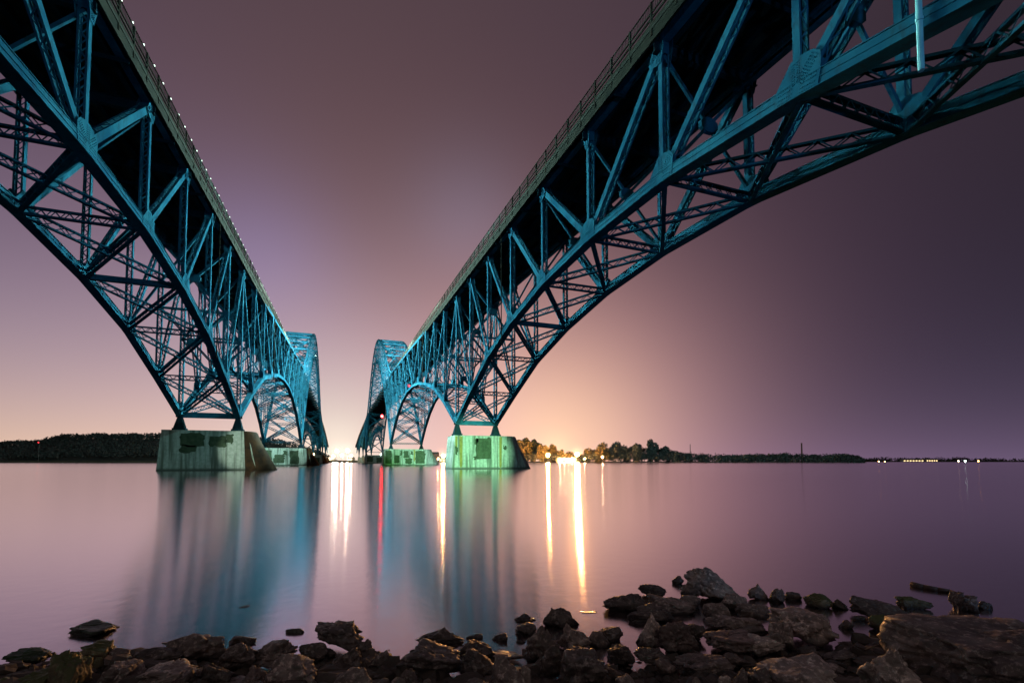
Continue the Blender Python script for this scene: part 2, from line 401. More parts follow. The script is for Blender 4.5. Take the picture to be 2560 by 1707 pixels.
def build_bridge(side, label):
    a_, b_, sg, mid = SIDE[side]
    root = empty('steel_arch_bridge', (mid*U, Y0*U, 0), label, 'bridge', 'twin blue-green steel bridges')
    S = M['steel']; X = Vector((1, 0, 0))
    spans = [(10, 0), (0, -10), (-10, -28), (-28, -38), (-38, -48), (-48, -56)]
    for tr in (0, 1):
        for si, (k0, k1) in enumerate(spans):
            ks = list(range(k0, k1-1, -1)); main = si == 2; far = si >= 3
            lo = MB(); hi = MB()
            ch = .74 if si < 2 else .95
            for ka, kb in zip(ks, ks[1:]):
                pa, pb = P(side, tr, ka, zbot(ka)), P(side, tr, kb, zbot(kb)); u = (pb-pa).normalized()*.12
                lo.bar(pa-u*0, pb+u, .78, ch, X)
                lo.bar(pa, pb, .86, .05, X)
                for tt in (-1, 1):      # cover-plate flanges top and bottom
                    n_ = (pb-pa).normalized().cross(X)*(tt*ch/2); lo.bar(pa+n_, pb+n_, .90, .05, X)
                pa, pb = P(side, tr, ka, ztc(ka)), P(side, tr, kb, ztc(kb))
                rz = Vector((0, 0, 0 if main else .55)); hi.bar(pa+rz, pb+rz+(pb-pa).normalized()*.12, .60, .6 if not main else .85, X)
                if main and ka-1 == kb:
                    for q in (ka,):
                        pass
            lower = obj('lower_chord', lo, S, root); upper = obj('upper_chord', hi, S, root)
            posts_far = MB(); diag_far = MB()
            midk = (k0+k1)/2
            for k in ks:
                if si > 0 and k == k0: continue
                lo_z, hi_z = zbot(k), ztc(k)
                # post
                pm = posts_far if far else MB()
                if far: pm.bar(P(side, tr, k, lo_z), P(side, tr, k, hi_z), .6, .45, X)
                else:
                    big = k in (0, -10, -28)
                    laced(pm, P(side, tr, k, lo_z), P(side, tr, k, hi_z)+Vector((0, 0, 0 if main else .5)), .66, .62 if big else .42, True, .62 if si < 2 else 1.0)
                    obj('post', pm, S, root)
                    if main:            # hangers / columns carrying the roadway
                        hm = MB(); dk = ztop(k)
                        if lo_z > dk+.25 : hm.bar(P(side, tr, k, dk), P(side, tr, k, lo_z), .3, .3, X); obj('hanger', hm, S, root)
                # gussets, both faces
                if not far:
                    for which, zz in ((0, lo_z), (1, hi_z)):
                        if si == 2 and k % 2 and which: continue
                        c = P(side, tr, k, zz); pts = []
                        dirs = []
                        zf = zbot if which == 0 else ztc
                        for kk in (k-1, k+1):
                            if -28 <= kk <= 10: dirs.append((P(side, tr, kk, zf(kk))-c, .37, 1.25 if which == 0 else .55))
                        dirs.append((Vector((0, 0, 1 if which == 0 else -1)), .24, 1.55 if which == 0 else 1.35))
                        for (ka, kb) in diag_pairs(k0, k1):
                            if which == 0 and kb == k: dirs.append((P(side, tr, ka, ztc(ka))-c, .26, 1.6))
                            if which == 1 and ka == k: dirs.append((P(side, tr, kb, zbot(kb))-c, .26, 1.35))
                        if si == 0 and k == 0 and which == 1: dirs.append((P(side, tr, -1, zbot(-1))-c, .26, 1.35))
                        for dv, hw, ln in dirs:
                            dv = Vector((dv.y, dv.z)).normalized(); pn = Vector((-dv.y, dv.x))
                            for q in (1, -1):
                                e = dv*ln+pn*(hw*q); pts.append((round(c.y+e.x, 3), round(c.z+e.y, 3)))
                        hl = hull(pts); gm_ = MB()
                        for o in (-1, 1): gm_.prism(hl, c.x+o*.395, c.x+o*(.435 if which == 0 else .42))
                        if k >= -2 and tr == 0:                # rivet rows
                            ff = 1 if side == 'left' else -1
                            for dv, hw, ln in dirs:
                                dv = Vector((dv.y, dv.z)).normalized(); pn = Vector((-dv.y, dv.x))
                                for i in range(2, int(ln/.13)):
                                    for q in (-1, -.4, .4, 1):
                                        e = dv*(i*.13)+pn*(hw*.82*q); gm_.box((c.x+ff*.445, c.y+e.x, c.z+e.y), .03, .045, .045)
                        obj('gusset_plate', gm_, S, lower if which == 0 else upper)
            for ka, kb in diag_pairs(k0, k1):
                dm = diag_far if far else MB()
                if far: dm.bar(P(side, tr, ka, ztc(ka)), P(side, tr, kb, zbot(kb)), .6, .42, X)
                else:
                    th = {0: .40, 1: .44, 2: .48, 3: .52, 4: .58, 6: .58, 7: .52, 8: .48, 9: .44}.get(abs(ka) if si < 2 else 5, .45)
                    laced(dm, P(side, tr, ka, ztc(ka)), P(side, tr, kb, zbot(kb)), .62, th, True, .62 if si < 2 else 1.0)
                    obj('diagonal_brace', dm, S, root)
            if far:
                tag(obj('post_row', posts_far, S, root), kind='stuff'); tag(obj('diagonal_brace_row', diag_far, S, root), kind='stuff')
        # bearings
    for tr in (0, 1):
        for k in (10, 0, -10, -28, -38, -48):
            bm_ = MB(); c = P(side, tr, k, zbot(k)); zt0 = .468*U+CAMZ; zc = c.z-.35
            bm_.box((c.x, c.y, zt0+.22), 1.75, 1.9, .44); bm_.box((c.x, c.y, zt0+.52), 1.45, 1.6, .16)
            w0, w1, d0, d1 = .62, .30, .7, .35; z0, z1 = zt0+.6, zc
            bm_.box6([(c.x-w0, c.y-d0, z0), (c.x+w0, c.y-d0, z0), (c.x+w0, c.y+d0, z0), (c.x-w0, c.y+d0, z0), (c.x-w1, c.y-d1, z1), (c.x+w1, c.y-d1, z1), (c.x+w1, c.y+d1, z1), (c.x-w1, c.y+d1, z1)])
            for q in (-.66, -.33, .33, .66): bm_.box6([(c.x+q-.03, c.y-.86, z0), (c.x+q+.03, c.y-.86, z0), (c.x+q+.03, c.y+.86, z0), (c.x+q-.03, c.y+.86, z0), (c.x+q*.5-.03, c.y-.3, z1-.1), (c.x+q*.5+.03, c.y-.3, z1-.1), (c.x+q*.5+.03, c.y+.3, z1-.1), (c.x+q*.5-.03, c.y+.3, z1-.1)])
            bm_.tube((c.x-.6, c.y, zc+.15), (c.x+.6, c.y, zc+.15), .22, seg=12)
            obj('bearing_shoe', bm_, M['steel_dark'], root)
    # bracing between the trusses
    for k in range(10, -29, -1):
        zb = zbot(k); A = P(side, 0, k, zb); B = P(side, 1, k, zb)
        cs = MB(); over = zb > ztop(k)-.25
        if k in (0, 3, -3): cs.bar(A, B, .9 if k == 0 else .55, .5, (0, 0, 1)); 
        elif k in (-10, -28): strut(cs, A+Vector((0, 0, -.05)), B+Vector((0, 0, -.05)), .62, .4)
        else: strut(cs, A, B, .70, .34, int((B-A).length/.45), False, .07)
        obj('cross_strut', cs, S, root)
        # sway frame
        top = ztop(k)-.06 if not over else ztc(k)
        if over and zb < ztop(k)+.55: pass
        else:
            z_lo = zb+.05 if True else 0; hgt = top-z_lo
            tiers = max(1, round(hgt/.95)); sw = MB()
            if over: tiers = 1
            for q in range(tiers):
                za, zc_ = z_lo+hgt*q/tiers, z_lo+hgt*(q+1)/tiers
                a0, a1, b0, b1 = P(side, 0, k, za), P(side, 0, k, zc_), P(side, 1, k, za), P(side, 1, k, zc_)
                if k > -14:
                    if tiers > 1 or q: strut(sw, a0, b1, .30, .26, bw=.05); strut(sw, b0, a1, .30, .26, bw=.05)
                    else: sw.bar(a0, b1, .2, .26, (0, 1, 0)); sw.bar(b0, a1, .2, .26, (0, 1, 0))
                else: sw.bar(a0, b1, .35, .35, (0, 1, 0)); sw.bar(b0, a1, .35, .35, (0, 1, 0))
                cc = (a0+b1)/2; sw.prism([(cc.x-.75, cc.z-.25), (cc.x-.3, cc.z-.55), (cc.x+.3, cc.z-.55), (cc.x+.75, cc.z-.25), (cc.x+.75, cc.z+.25), (cc.x+.3, cc.z+.55), (cc.x-.3, cc.z+.55), (cc.x-.75, cc.z+.25)], cc.y-.17, cc.y+.17, 1)
                if q: sw.bar(a0, b0, .32, .3, (0, 0, 1))
            obj('sway_frame', sw, S, root)
        if k > -28:
            zb2 = zbot(k-1); lb = MB(); A2 = P(side, 0, k-1, zb2); B2 = P(side, 1, k-1, zb2)
            if k > -11:
                for q0, q1 in ((A, B2), (B, A2)): strut(lb, q0, q1, .74, .30, int((q1-q0).length/.80), side == 'left', .08)
            else: lb.bar(A, B2, .35, .4, X); lb.bar(B, A2, .35, .4, X)
            obj('lateral_brace', lb, S, root)
            if over or -26 < k < -12:
                tb = MB(); A, B, A2, B2 = (P(side, i, q, ztc(q)) for q in (k, k-1) for i in (0, 1))
                tb.bar(A, B, .6, .5, (0, 0, 1)); tb.bar(A, B2, .35, .4, X); tb.bar(B, A2, .35, .4, X); obj('top_lateral_brace', tb, S, root)
    # roadway
    dl, dr = (mid-.471)*U, (mid+.471)*U
    slab = MB(); base = lambda k: ztop(k)*U+CAMZ
    def strip(mbx, x0, x1, z0, z1, k0=15, k1=-60, step=1):
        k = k0
        while k > k1:
            ya, yb = (Y0-k)*U, (Y0-k+step)*U; za, zb_ = base(k), base(k-step)
            mbx.box6([(x0, ya, za+z0), (x1, ya, za+z0), (x1, yb, zb_+z0), (x0, yb, zb_+z0), (x0, ya, za+z1), (x1, ya, za+z1), (x1, yb, zb_+z1), (x0, yb, zb_+z1)]); k -= step
    strip(slab, dl, dr, 1.0, 1.28); deck = obj('road_deck', slab, M['deck_concrete'], root)
    for x0 in (dl+.05, dr-.23): fs = MB(); strip(fs, x0, x0+.18, .12, .99); obj('fascia_girder', fs, M['fascia'], root)
    for i in range(5):
        g_ = MB(); x0 = dl+(i+1)*(dr-dl)/6; strip(g_, x0-.12, x0+.12, .35, .99); strip(g_, x0-.22, x0+.22, .30, .349); obj('stringer', g_, M['steel_dark'], root)
    fb_far = MB()
    for k in range(14, -57, -1):
        mbx = MB() if k > -29 else fb_far; y = (Y0-k)*U; z = base(k); xa, xb = sorted((tx(side, 0, k), tx(side, 1, k))); xa = min(xa-.3, dl+.25); xb = max(xb+.3, dr-.25)
        mbx.box((mid*U, y, z-.12), xb-xa, .08, .8); mbx.box((mid*U, y, z-.55), xb-xa, .42, .05); mbx.box((mid*U, y, z+.29), xb-xa, .36, .05)
        cbm = MB() if k > -29 else fb_far; cbm.box((mid*U, y+.5*U, base(k-.5)+.1), dr-dl-.6, .07, .35)
        if k > -29: obj('cross_beam', cbm, M['steel_dark'], root)
        if k > -29: obj('floor_beam', mbx, M['steel_dark'], root)
    tag(obj('floor_beam_row', fb_far, M['steel_dark'], root), kind='stuff')
    for e, xe in enumerate((dl+.07, dr-.07)):
        inner = (e == 1) == (side == 'left')
        rl = MB(); strip(rl, xe-.07, xe+.07, 1.282, 1.5); strip(rl, xe-.05, xe+.05, 1.78, 1.94); strip(rl, xe-.045, xe+.045, 2.2, 2.32); strip(rl, xe-.04, xe+.04, 2.98, 3.04)
        k = 12.0
        while k > -50:
            y = (Y0-k)*U; z = base(k); rl.box((xe+(.09 if inner == (side == 'left') else -.09)*(1 if inner else -1)*0, y, z+1.8), .15, .15, 2.5)
            k -= .25 if k > -12 else 1
        if inner:
            y = -1.5*U; ym = (Y0+12)*U
            while y < ym:
                k = Y0-y/U; z = base(k); rl.box((xe, y, z+2.65), .028, .035, .66); y += .2 if y < 90 else .4
        ro = obj('railing', rl, M['rail'], root)
        if inner and side == 'left':
            k = 7.6
            while k > -13:
                mk = MB(); y = (Y0-k)*U; mk.box((xe, y, base(k)+3.14), .09, .09, .11); obj('marker_light', mk, M['marker'], ro); k -= (.2 if k > 0 else .4)*random.uniform(.9, 1.1)
    # drain pipe, catwalk rails, navigation lights
    def pipe(k, x, ztop_, zbot_, r, mt='rail'):
        d = MB(); y = (Y0-k)*U; d.tube((x, y, ztop_), (x, y, zbot_), r, seg=12); d.tube((x, y, zbot_+2.0), (x, y, zbot_+2.12), r*1.25, seg=12); return obj('drain_pipe', d, M[mt], root)
    if side == 'right':
        pipe(7.51, tx(side, 0, 7)-.62, base(7)+.9, 1.42*U+CAMZ, .11, 'steel_pipe'); pipe(2.72, tx(side, 0, 2)-.6, base(2)+.9, 1.55*U+CAMZ, .07); pipe(-3.3, tx(side, 0, -3)-.6, base(-3)+.9, 1.8*U+CAMZ, .07)
    else:
        pipe(1.75, tx(side, 0, 1)+.6, base(1)+.9, 1.3*U+CAMZ, .07); pipe(-3.1, tx(side, 0, -3)+.6, base(-3)+.9, 1.8*U+CAMZ, .07)
    cw = MB(); xo = tx(side, 1, 3)+(.5 if side == 'left' else -.5)
    for zz in (-.55, -.05, .35):
        for k in range(12, 0, -1): cw.bar((xo, (Y0-k)*U, base(k)+zz-.3), (xo, (Y0-k+1)*U, base(k-1)+zz-.3), .05, .05, X)
    for i in range(36):
        k = 12-i/3; cw.bar((xo, (Y0-k)*U, base(k)-1.0), (xo, (Y0-k)*U, base(k)+.15), .05, .05, X)
    for k in range(12, 0, -1): cw.bar((xo+(.35 if side == 'left' else -.35)*-1*0, (Y0-k)*U, base(k)-1.0), (xo, (Y0-k+1)*U, base(k-1)-1.0), .5, .06, X)
    obj('catwalk', cw, M['steel'], root)
    return root
def diag_pairs(k0, k1):
    n = k0-k1; out = []
    for i in range(n//2): out.append((k0-i, k0-i-1) if False else (k1+i if False else 0, 0))
    out = []
    half = n//2
    # upper node -> lower node, both halves leaning towards the pier at top
    for i in range(half):
        out.append((k0-i, k0-i-1)); out.append((k1+i, k1+i+1))
    return out
plain('steel_pipe', (.06, .19, .22), (.10, .26, .28), 1.5, .5); 
bridge_left = build_bridge('left', 'blue-green steel arch bridge on the left edged with small white marker lights')
bridge_right = build_bridge('right', 'blue-green steel arch bridge on the right with open picket railing and pale drain pipe')

def nav(parent, loc, mat, r):
    m_ = MB(); m_.ball(loc, r); h = MB(); h.box((loc[0], loc[1], loc[2]+r+.2), .5, .5, .4); o = obj('navigation_light', m_, M[mat], parent); obj('lamp_housing', h, M['steel_dark'], o)
p = at_depth(955, 1040, 27*U); nav(bridge_right, tuple(p), 'red', .8)
p = at_depth(1022, 964, 15.5*U); nav(bridge_right, tuple(p), 'redlow', .45)
p = at_depth(788, 889, 26*U); nav(bridge_left, tuple(p), 'coolwhite', .35)

# ------------------------------------------------------------------ piers
def pier(side, k, label, patches, stains):
    xi, xo = tx(side, 0, k)/U, tx(side, 1, k)/U
    xa, xb = (min(xi, xo)-.15, max(xi, xo)+.13)        # left end, right end of the straight part
    if side == 'right': xa = xi-(.27 if k == -10 else .11)
    elif k == -10: xb = xi+.20
    nx = .12 if side == 'right' else 0
    y = (Y0-k)*U; hy = .30*U; ztp = .468*U+CAMZ
    root = empty('concrete_pier', ((xa+xb)/2*U, y, 0), label, 'bridge pier', 'concrete bridge piers')
    bm_ = MB()
    def ring(z, xl, xr, nose, h):
        n = len(bm_.v); pts = [(xl, -h), (xr, -h)]
        for i in range(1, 8):
            t_ = -pi/2+pi*i/8; pts.append((xr+nose*cos(t_)**1.0, h*sin(t_)))
        pts += [(xr, h), (xl, h)]
        for a, b_ in pts: bm_.v.append((a*U, y+b_, z))
        return n, len(pts)
    lv = [(-3, -.09, .50, .09), (0, -.05, .42, .065), (ztp-1.2, -.01, .17, .012), (ztp-.35, 0, .15, 0), (ztp, 0.0, .13, -.008)]
    rings = [ring(z, xa+o, xb+(-o if side == 'right' else .5*-o), ns_+nx, hy+0*bt) for z, o, ns_, bt in lv]
    for (n0, m_), (n1, _) in zip(rings, rings[1:]):
        for i in range(m_): j = (i+1) % m_; bm_.f.append((n0+i, n0+j, n1+j, n1+i))
    bm_.f.append(tuple(range(rings[-1][0], rings[-1][0]+rings[-1][1])))
    body = obj('pier_body', bm_, M['concrete'], root)
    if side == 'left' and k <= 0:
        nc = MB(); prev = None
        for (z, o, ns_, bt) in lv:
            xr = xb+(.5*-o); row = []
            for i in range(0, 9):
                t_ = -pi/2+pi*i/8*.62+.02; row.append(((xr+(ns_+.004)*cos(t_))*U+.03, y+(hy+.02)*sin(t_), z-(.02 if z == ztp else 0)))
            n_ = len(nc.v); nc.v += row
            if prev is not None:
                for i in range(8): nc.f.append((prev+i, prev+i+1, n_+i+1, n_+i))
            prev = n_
        obj('nose_shade_shell', nc, M['nose_shade_brown'], body, smooth=True)  # added shell; shade and warm light on the nose painted as colour
    yf = y-hy
    W = (xb-xa)*U
    def shape(pts, mat, name, off):
        s_ = MB(); s_.prism([(xa*U+px*W, zz*ztp) for px, zz in pts], yf-off, yf+.02, 1); obj(name, s_, M[mat], body)
    for pts in patches: shape(pts, 'patch', 'dark_patch', .018)  # irregular dark slabs set on the front face
    for x0, x1, z0 in stains: shape([(x0, .97), (x0+.004, z0+.1), ((x0+x1)/2, z0), (x1-.004, z0+.1), (x1, .97)], 'rust_stain', 'rust_stain', .010)
    return root
def rc(a, b_, c, d, j=.015):     # roughly rectangular patch as convex polygon
    rn = random.Random(int((a*7+b_*13+c*31)*1000)); out = []; cs = [(a, c), (b_, c), (b_, d), (a, d)]
    for q in range(4):
        p0, p1 = cs[q], cs[(q+1) % 4]; st_ = 0
        for i in range(7):
            t_ = (i+.3*rn.random())/7
            if rn.random() < .4: st_ = rn.uniform(-.02, .02)
            jx, jy = rn.uniform(-.004, .004), rn.uniform(-.006, .006)
            out.append((p0[0]*(1-t_)+p1[0]*t_+jx+(st_*.8 if q % 2 else 0), p0[1]*(1-t_)+p1[1]*t_+jy+(0 if q % 2 else st_*1.6)))
    return out
pier('left', 0, 'concrete pier under the left bridge nearest the water edge, dark stepped patches and sloping nose', [rc(.226, .504, .60, .92), rc(.226, .41, .46, .62), rc(.574, .79, .60, .86), rc(.78, .87, .70, .92)], [])
pier('left', -10, 'second concrete pier under the left bridge with grey rectangular patches', [rc(.10, .30, .16, .88), rc(.34, .55, .14, .60), rc(.52, .60, .62, .85), rc(.66, .85, .10, .86)], [])
pier('right', 0, 'green lit concrete pier with one big dark patch, under the right bridge', [rc(.40, .685, .30, .94), rc(.365, .43, .74, .92), rc(.35, .41, .28, .37), rc(.005, .055, .42, .66), rc(.93, .99, .60, .70)], [(.005, .05, .50), (.085, .145, .02), (.845, .90, .0)])
pier('right', -10, 'second concrete pier under the right bridge with many small dark green patches', [rc(.02, .16, .1, .9), rc(.24, .36, .12, .62), rc(.37, .42, .6, .9), rc(.46, .58, .45, .92), rc(.5, .66, .1, .4), rc(.74, .98, .08, .9), rc(.62, .69, .66, .88)], [(.10, .14, .2), (.70, .74, .2)])
for s in ('left', 'right'):
    pier(s, -28, 'distant concrete pier of the %s bridge beside the far end of the high arch' % s, [rc(.1, .4, .2, .8), rc(.6, .9, .1, .7)], [])
    pier(s, -38, 'small far concrete pier of the %s bridge just short of the far bank' % s, [], [])
    pier(s, -48, 'farthest concrete pier of the %s bridge close to the bank' % s, [], [])
    pier(s, 10, 'concrete pier of the %s bridge on the near bank' % s, [], [])

# ------------------------------------------------------------------ street lamps on both decks (they light the opposite bridge)
def light(name, typ, loc, energy, col, radius=.3, target=None, size=None, blend=.4, parent=None):
    l = bpy.data.lights.new(name, typ); l.energy = energy; l.color = col; l.shadow_soft_size = radius
    if typ == 'SPOT': l.spot_size = size; l.spot_blend = blend
    o = bpy.data.objects.new(name, l); scene.collection.objects.link(o)
    if parent: o.parent = parent; o.location = Vector(loc)-origin(parent)
    else: o.location = loc
    if target is not None: o.rotation_euler = (Vector(target)-Vector(loc)).to_track_quat('-Z', 'Y').to_euler()
    return o
LK = [(8, .06), (3, .5), (-1, 2.2), (-5, 6.5), (-9, 2.3), (-14, .12), (-19, .12), (-24, .14), (-30, .9), (-36, 1.2), (-43, 1.2)]
EN = 180000
for side in ('left', 'right'):
    mid = SIDE[side][3]; s = -1 if side == 'left' else 1
    for i, (k, e) in enumerate(LK):
        xo_ = (mid+s*.40)*U; y = (Y0-k)*U; zd = ztop(k)*U+CAMZ+1.28
        words = ['first', 'second', 'third', 'fourth', 'fifth', 'sixth', 'seventh', 'eighth', 'ninth', 'tenth', 'eleventh']
        lampo = empty('street_lamp', (xo_, y, zd), 'street lamp on the %s bridge deck, %s of the row counted from the near shore' % (side, words[i]), 'street lamp', 'street lamps along the bridge decks')
        pm = MB(); pm.tube((xo_, y, zd), (xo_, y, zd+8.2), .10, .06); pm.box((xo_, y, zd+.15), .4, .4, .3); obj('pole', pm, M['lamp_metal'], lampo)
        am = MB(); am.tube((xo_, y, zd+8.1), (xo_-s*1.9, y, zd+8.5), .05, seg=6); obj('arm', am, M['lamp_metal'], lampo)
        hm = MB(); hm.box((xo_-s*2.2, y, zd+8.52), .8, .3, .16); ho = obj('lamp_head', hm, M['lamp_metal'], lampo)
        gm_ = MB(); gm_.box((xo_-s*2.2, y, zd+8.40), .6, .24, .08); obj('lens', gm_, M['mercury'], ho)
        light('lamp_light', 'POINT', (xo_-s*2.2, y, zd+8.2), EN*e, (.55, 1, .93) if k < 0 else (.35, .95, 1), .25, parent=lampo)

# shore floodlights on the near bank that light the piers
def flood(loc, target, energy, col, size, label):
    r_ = empty('floodlight', (loc[0], loc[1], 1.2), label, 'floodlight', 'floodlights on the near bank')  # the added unseen bluish fill light gets this name too
    pm = MB(); pm.tube((loc[0], loc[1], 0), (loc[0], loc[1], loc[2]), .08); obj('pole', pm, M['lamp_metal'], r_)
    d = (Vector(target)-Vector(loc)).normalized(); c = Vector(loc)-d*.3; hm = MB(); hm.bar(c-d*.2, c+d*.1, .5, .4); obj('lamp_head', hm, M['lamp_metal'], r_)
    light('flood_light', 'SPOT', loc, energy, col, .3, target, size, .6, parent=r_)
flood((2, -14, 4), (2.3*U, Y0*U, 2.6), 2600000, (.40, 1, .56), R(9.5), 'floodlight on the near bank aimed at the right pier')
flood((-44, -6, 4), (-2.0*U, Y0*U, 2.6), 40000, (.5, 1, .66), R(11), 'floodlight on the near bank aimed at the left pier')
flood((2, -18, 4), (2.35*U, 18.5*U, 2.6), 4200000, (.22, 1, .22), R(5.2), 'floodlight on the near bank aimed at the far right pier')
flood((-9, -18, 4), (-1.95*U, 18.5*U, 2.6), 900000, (.75, 1, .85), R(4.6), 'floodlight on the near bank aimed at the far left pier')

flood((12, -26, 9), (1.0*U, 7*U, 27), 42000, (.16, .5, 1), R(62), 'broad bluish fill light added unseen on the near bank')  # added fill out of view, turns the camera-facing steel dark blue
# ------------------------------------------------------------------ far shore
def px(dpx, depth): return dpx*depth/F
def bank(name, prof, depth, thick=60, kind='structure', mat='bank', z0=-.5):
    mbx = MB()
    for (xa, ya), (xb, yb) in zip(prof, prof[1:]):
        a, b_ = at_depth(xa, ya, depth), at_depth(xb, yb, depth); a2, b2 = at_depth(xa, ya, depth+thick), at_depth(xb, yb, depth+thick)
        mbx.box6([(a.x, a.y, z0), (b_.x, b_.y, z0), (b2.x, b2.y, z0), (a2.x, a2.y, z0), (a.x, a.y, a.z), (b_.x, b_.y, b_.z), (b2.x, b2.y, b_.z+.5), (a2.x, a2.y, a.z+.5)])
    return tag(obj(name, mbx, M[mat]), kind=kind)
bank('far_bank_ground', [(-500, 1152), (400, 1152), (700, 1151), (790, 1149), (850, 1150.5), (960, 1150), (1100, 1150.5), (1320, 1152.5), (1500, 1152.5), (1800, 1153.5), (2100, 1153.5), (2160, 1154.5)], 60*U, 900)
bank('distant_bank_ground', [(1900, 1151), (2700, 1151.5)], 150*U, 300)
def clumps(mbx, c, rx, ry, rz, n, size, seed):
    rn = random.Random(seed)
    for i in range(n):
        while True:
            a = Vector((rn.uniform(-1, 1), rn.uniform(-1, 1), rn.uniform(-1, 1)))
            if .25 < a.length < 1: break
        p_ = Vector((c[0]+a.x*rx, c[1]+a.y*ry, c[2]+a.z*rz)); u = Vector((rn.gauss(0, 1), rn.gauss(0, 1), rn.gauss(0, 1))).normalized(); w = u.orthogonal().normalized(); w = Matrix.Rotation(rn.uniform(0, 6.28), 3, u) @ w; v_ = u.cross(w); s_ = size*rn.uniform(.5, 1.2)
        k_ = len(mbx.v)
        mbx.v += [tuple(p_-w*s_), tuple(p_+v_*s_*.7), tuple(p_+w*s_), tuple(p_-v_*s_*.7)]; mbx.f.append((k_, k_+1, k_+2, k_+3))
def tree(xc, ytop, wpx, depth, mat, label, seed, yb=1155, group='trees on the far bank'):
    rn = random.Random(seed); g = at_depth(xc, yb, depth); g.z = .6; top = at_depth(xc, ytop, depth).z; w = px(wpx, depth)/2; h = top-g.z
    r_ = empty('broadleaf_tree', g, label, 'tree', group)
    tm = MB(); tm.tube(g, g+Vector((0, 0, h*.55)), h*.025, h*.012, 7)
    for i in range(5):
        a = rn.uniform(0, 6.28); s_ = g+Vector((0, 0, h*rn.uniform(.2, .5))); tm.tube(s_, s_+Vector((cos(a)*w*.6, sin(a)*w*.6, h*.3)), h*.010, h*.004, 5)
    obj('trunk', tm, M['bark'], r_)
    cm = MB()
    n = 15
    for i in range(n):
        t_ = i/(n-1); a = rn.uniform(0, 6.28); rr = w*rn.uniform(.15, .72)*(1-.5*t_**2)
        c = (g.x+cos(a)*rr, g.y+sin(a)*rr, g.z+h*(.16+.72*t_)+rn.uniform(-.04, .04)*h)
        s_ = w*rn.uniform(.32, .5); clumps(cm, c, s_, s_, min(s_, h*.2)*1.15, 135, max(.7, h*.055), rn.random())
    obj('crown', cm, M[mat], r_)
    return r_
TR = 49*U
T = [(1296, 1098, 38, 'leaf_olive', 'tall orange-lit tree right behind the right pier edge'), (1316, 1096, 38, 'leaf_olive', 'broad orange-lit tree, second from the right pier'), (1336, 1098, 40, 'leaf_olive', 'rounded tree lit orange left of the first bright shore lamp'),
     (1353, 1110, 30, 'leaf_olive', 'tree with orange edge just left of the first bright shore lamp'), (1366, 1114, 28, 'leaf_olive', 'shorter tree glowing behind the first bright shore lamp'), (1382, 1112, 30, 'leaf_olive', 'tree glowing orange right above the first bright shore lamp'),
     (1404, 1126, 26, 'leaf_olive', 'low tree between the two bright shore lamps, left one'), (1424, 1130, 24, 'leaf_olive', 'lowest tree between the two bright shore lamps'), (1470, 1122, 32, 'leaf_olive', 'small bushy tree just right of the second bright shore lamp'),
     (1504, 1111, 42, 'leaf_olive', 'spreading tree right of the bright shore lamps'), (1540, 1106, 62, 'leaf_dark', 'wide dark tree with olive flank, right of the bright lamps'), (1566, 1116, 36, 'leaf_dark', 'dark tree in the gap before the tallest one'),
     (1594, 1110, 42, 'leaf_dark', 'loose ragged dark tree left of the tallest one'), (1631, 1101, 40, 'leaf_dark', 'tallest round headed tree on the right part of the bank'), (1660, 1118, 36, 'leaf_dark', 'dark pointed tree right of the tallest one'), (1690, 1133, 30, 'leaf_dark', 'small tree where the tall trees end'),
     (1720, 1134, 40, 'leaf_dark', 'low tree left of the thin mast'), (1755, 1137, 40, 'leaf_dark', 'low tree just right of the thin mast'), (1870, 1136, 44, 'leaf_dark', 'low rounded tree midway between mast and chimney'), (1960, 1133, 48, 'leaf_dark', 'bushy low tree left of the chimney'),
     (2030, 1137, 44, 'leaf_dark', 'low tree right of the chimney'), (2075, 1138, 40, 'leaf_dark', 'second low tree right of the chimney'), (2118, 1136, 48, 'leaf_dark', 'last bushy tree at the point of the right bank')]
for i, (x_, y_, w_, m_, l_) in enumerate(T): tree(x_, y_, w_, TR+(i % 3)*9, m_, l_, 100+i)
# continuous wood on the left bank and low growth on the right
def wood(name, prof, depth, thick, mat, label, n, size, y_b=1155):
    mbx = MB(); rn = random.Random(len(prof)*7+int(depth))
    for i in range(n):
        q = rn.random()*(len(prof)-1); a = int(q); f_ = q-a; xx = prof[a][0]*(1-f_)+prof[a+1][0]*f_; yt = prof[a][1]*(1-f_)+prof[a+1][1]*f_
        dd = depth+rn.uniform(0, thick); top = at_depth(xx, yt+rn.gauss(0, 2.2), depth).z; g = at_depth(xx, y_b, dd)
        lift = (dd-depth)/max(thick, 1); zc = top*(.35+.6*lift)*rn.uniform(.75, 1.0)
        zc = max(zc, size*2); s_ = size*rn.uniform(2.2, 4)
        if i % 3 == 0: dd = depth+thick; g = at_depth(xx, y_b, dd); zc = at_depth(xx, yt+rn.uniform(-1, 4), dd).z; top = zc+s_
        zc = min(zc, top-s_*.5)
        clumps(mbx, (g.x, g.y, max(zc, 1)), s_*1.3, s_, s_*.9, 16, size, rn.random())
    return tag(obj(name, mbx, M[mat]), label, 'wood', kind='stuff')
LP = [(-260, 1112), (0, 1108), (50, 1106), (80, 1107), (105, 1104), (130, 1097), (160, 1091), (200, 1092), (240, 1088), (262, 1090), (300, 1091), (330, 1088), (345, 1091), (400, 1088), (520, 1100), (640, 1096), (700, 1104), (790, 1128), (830, 1150)]
mbx = MB(); dL = 62*U
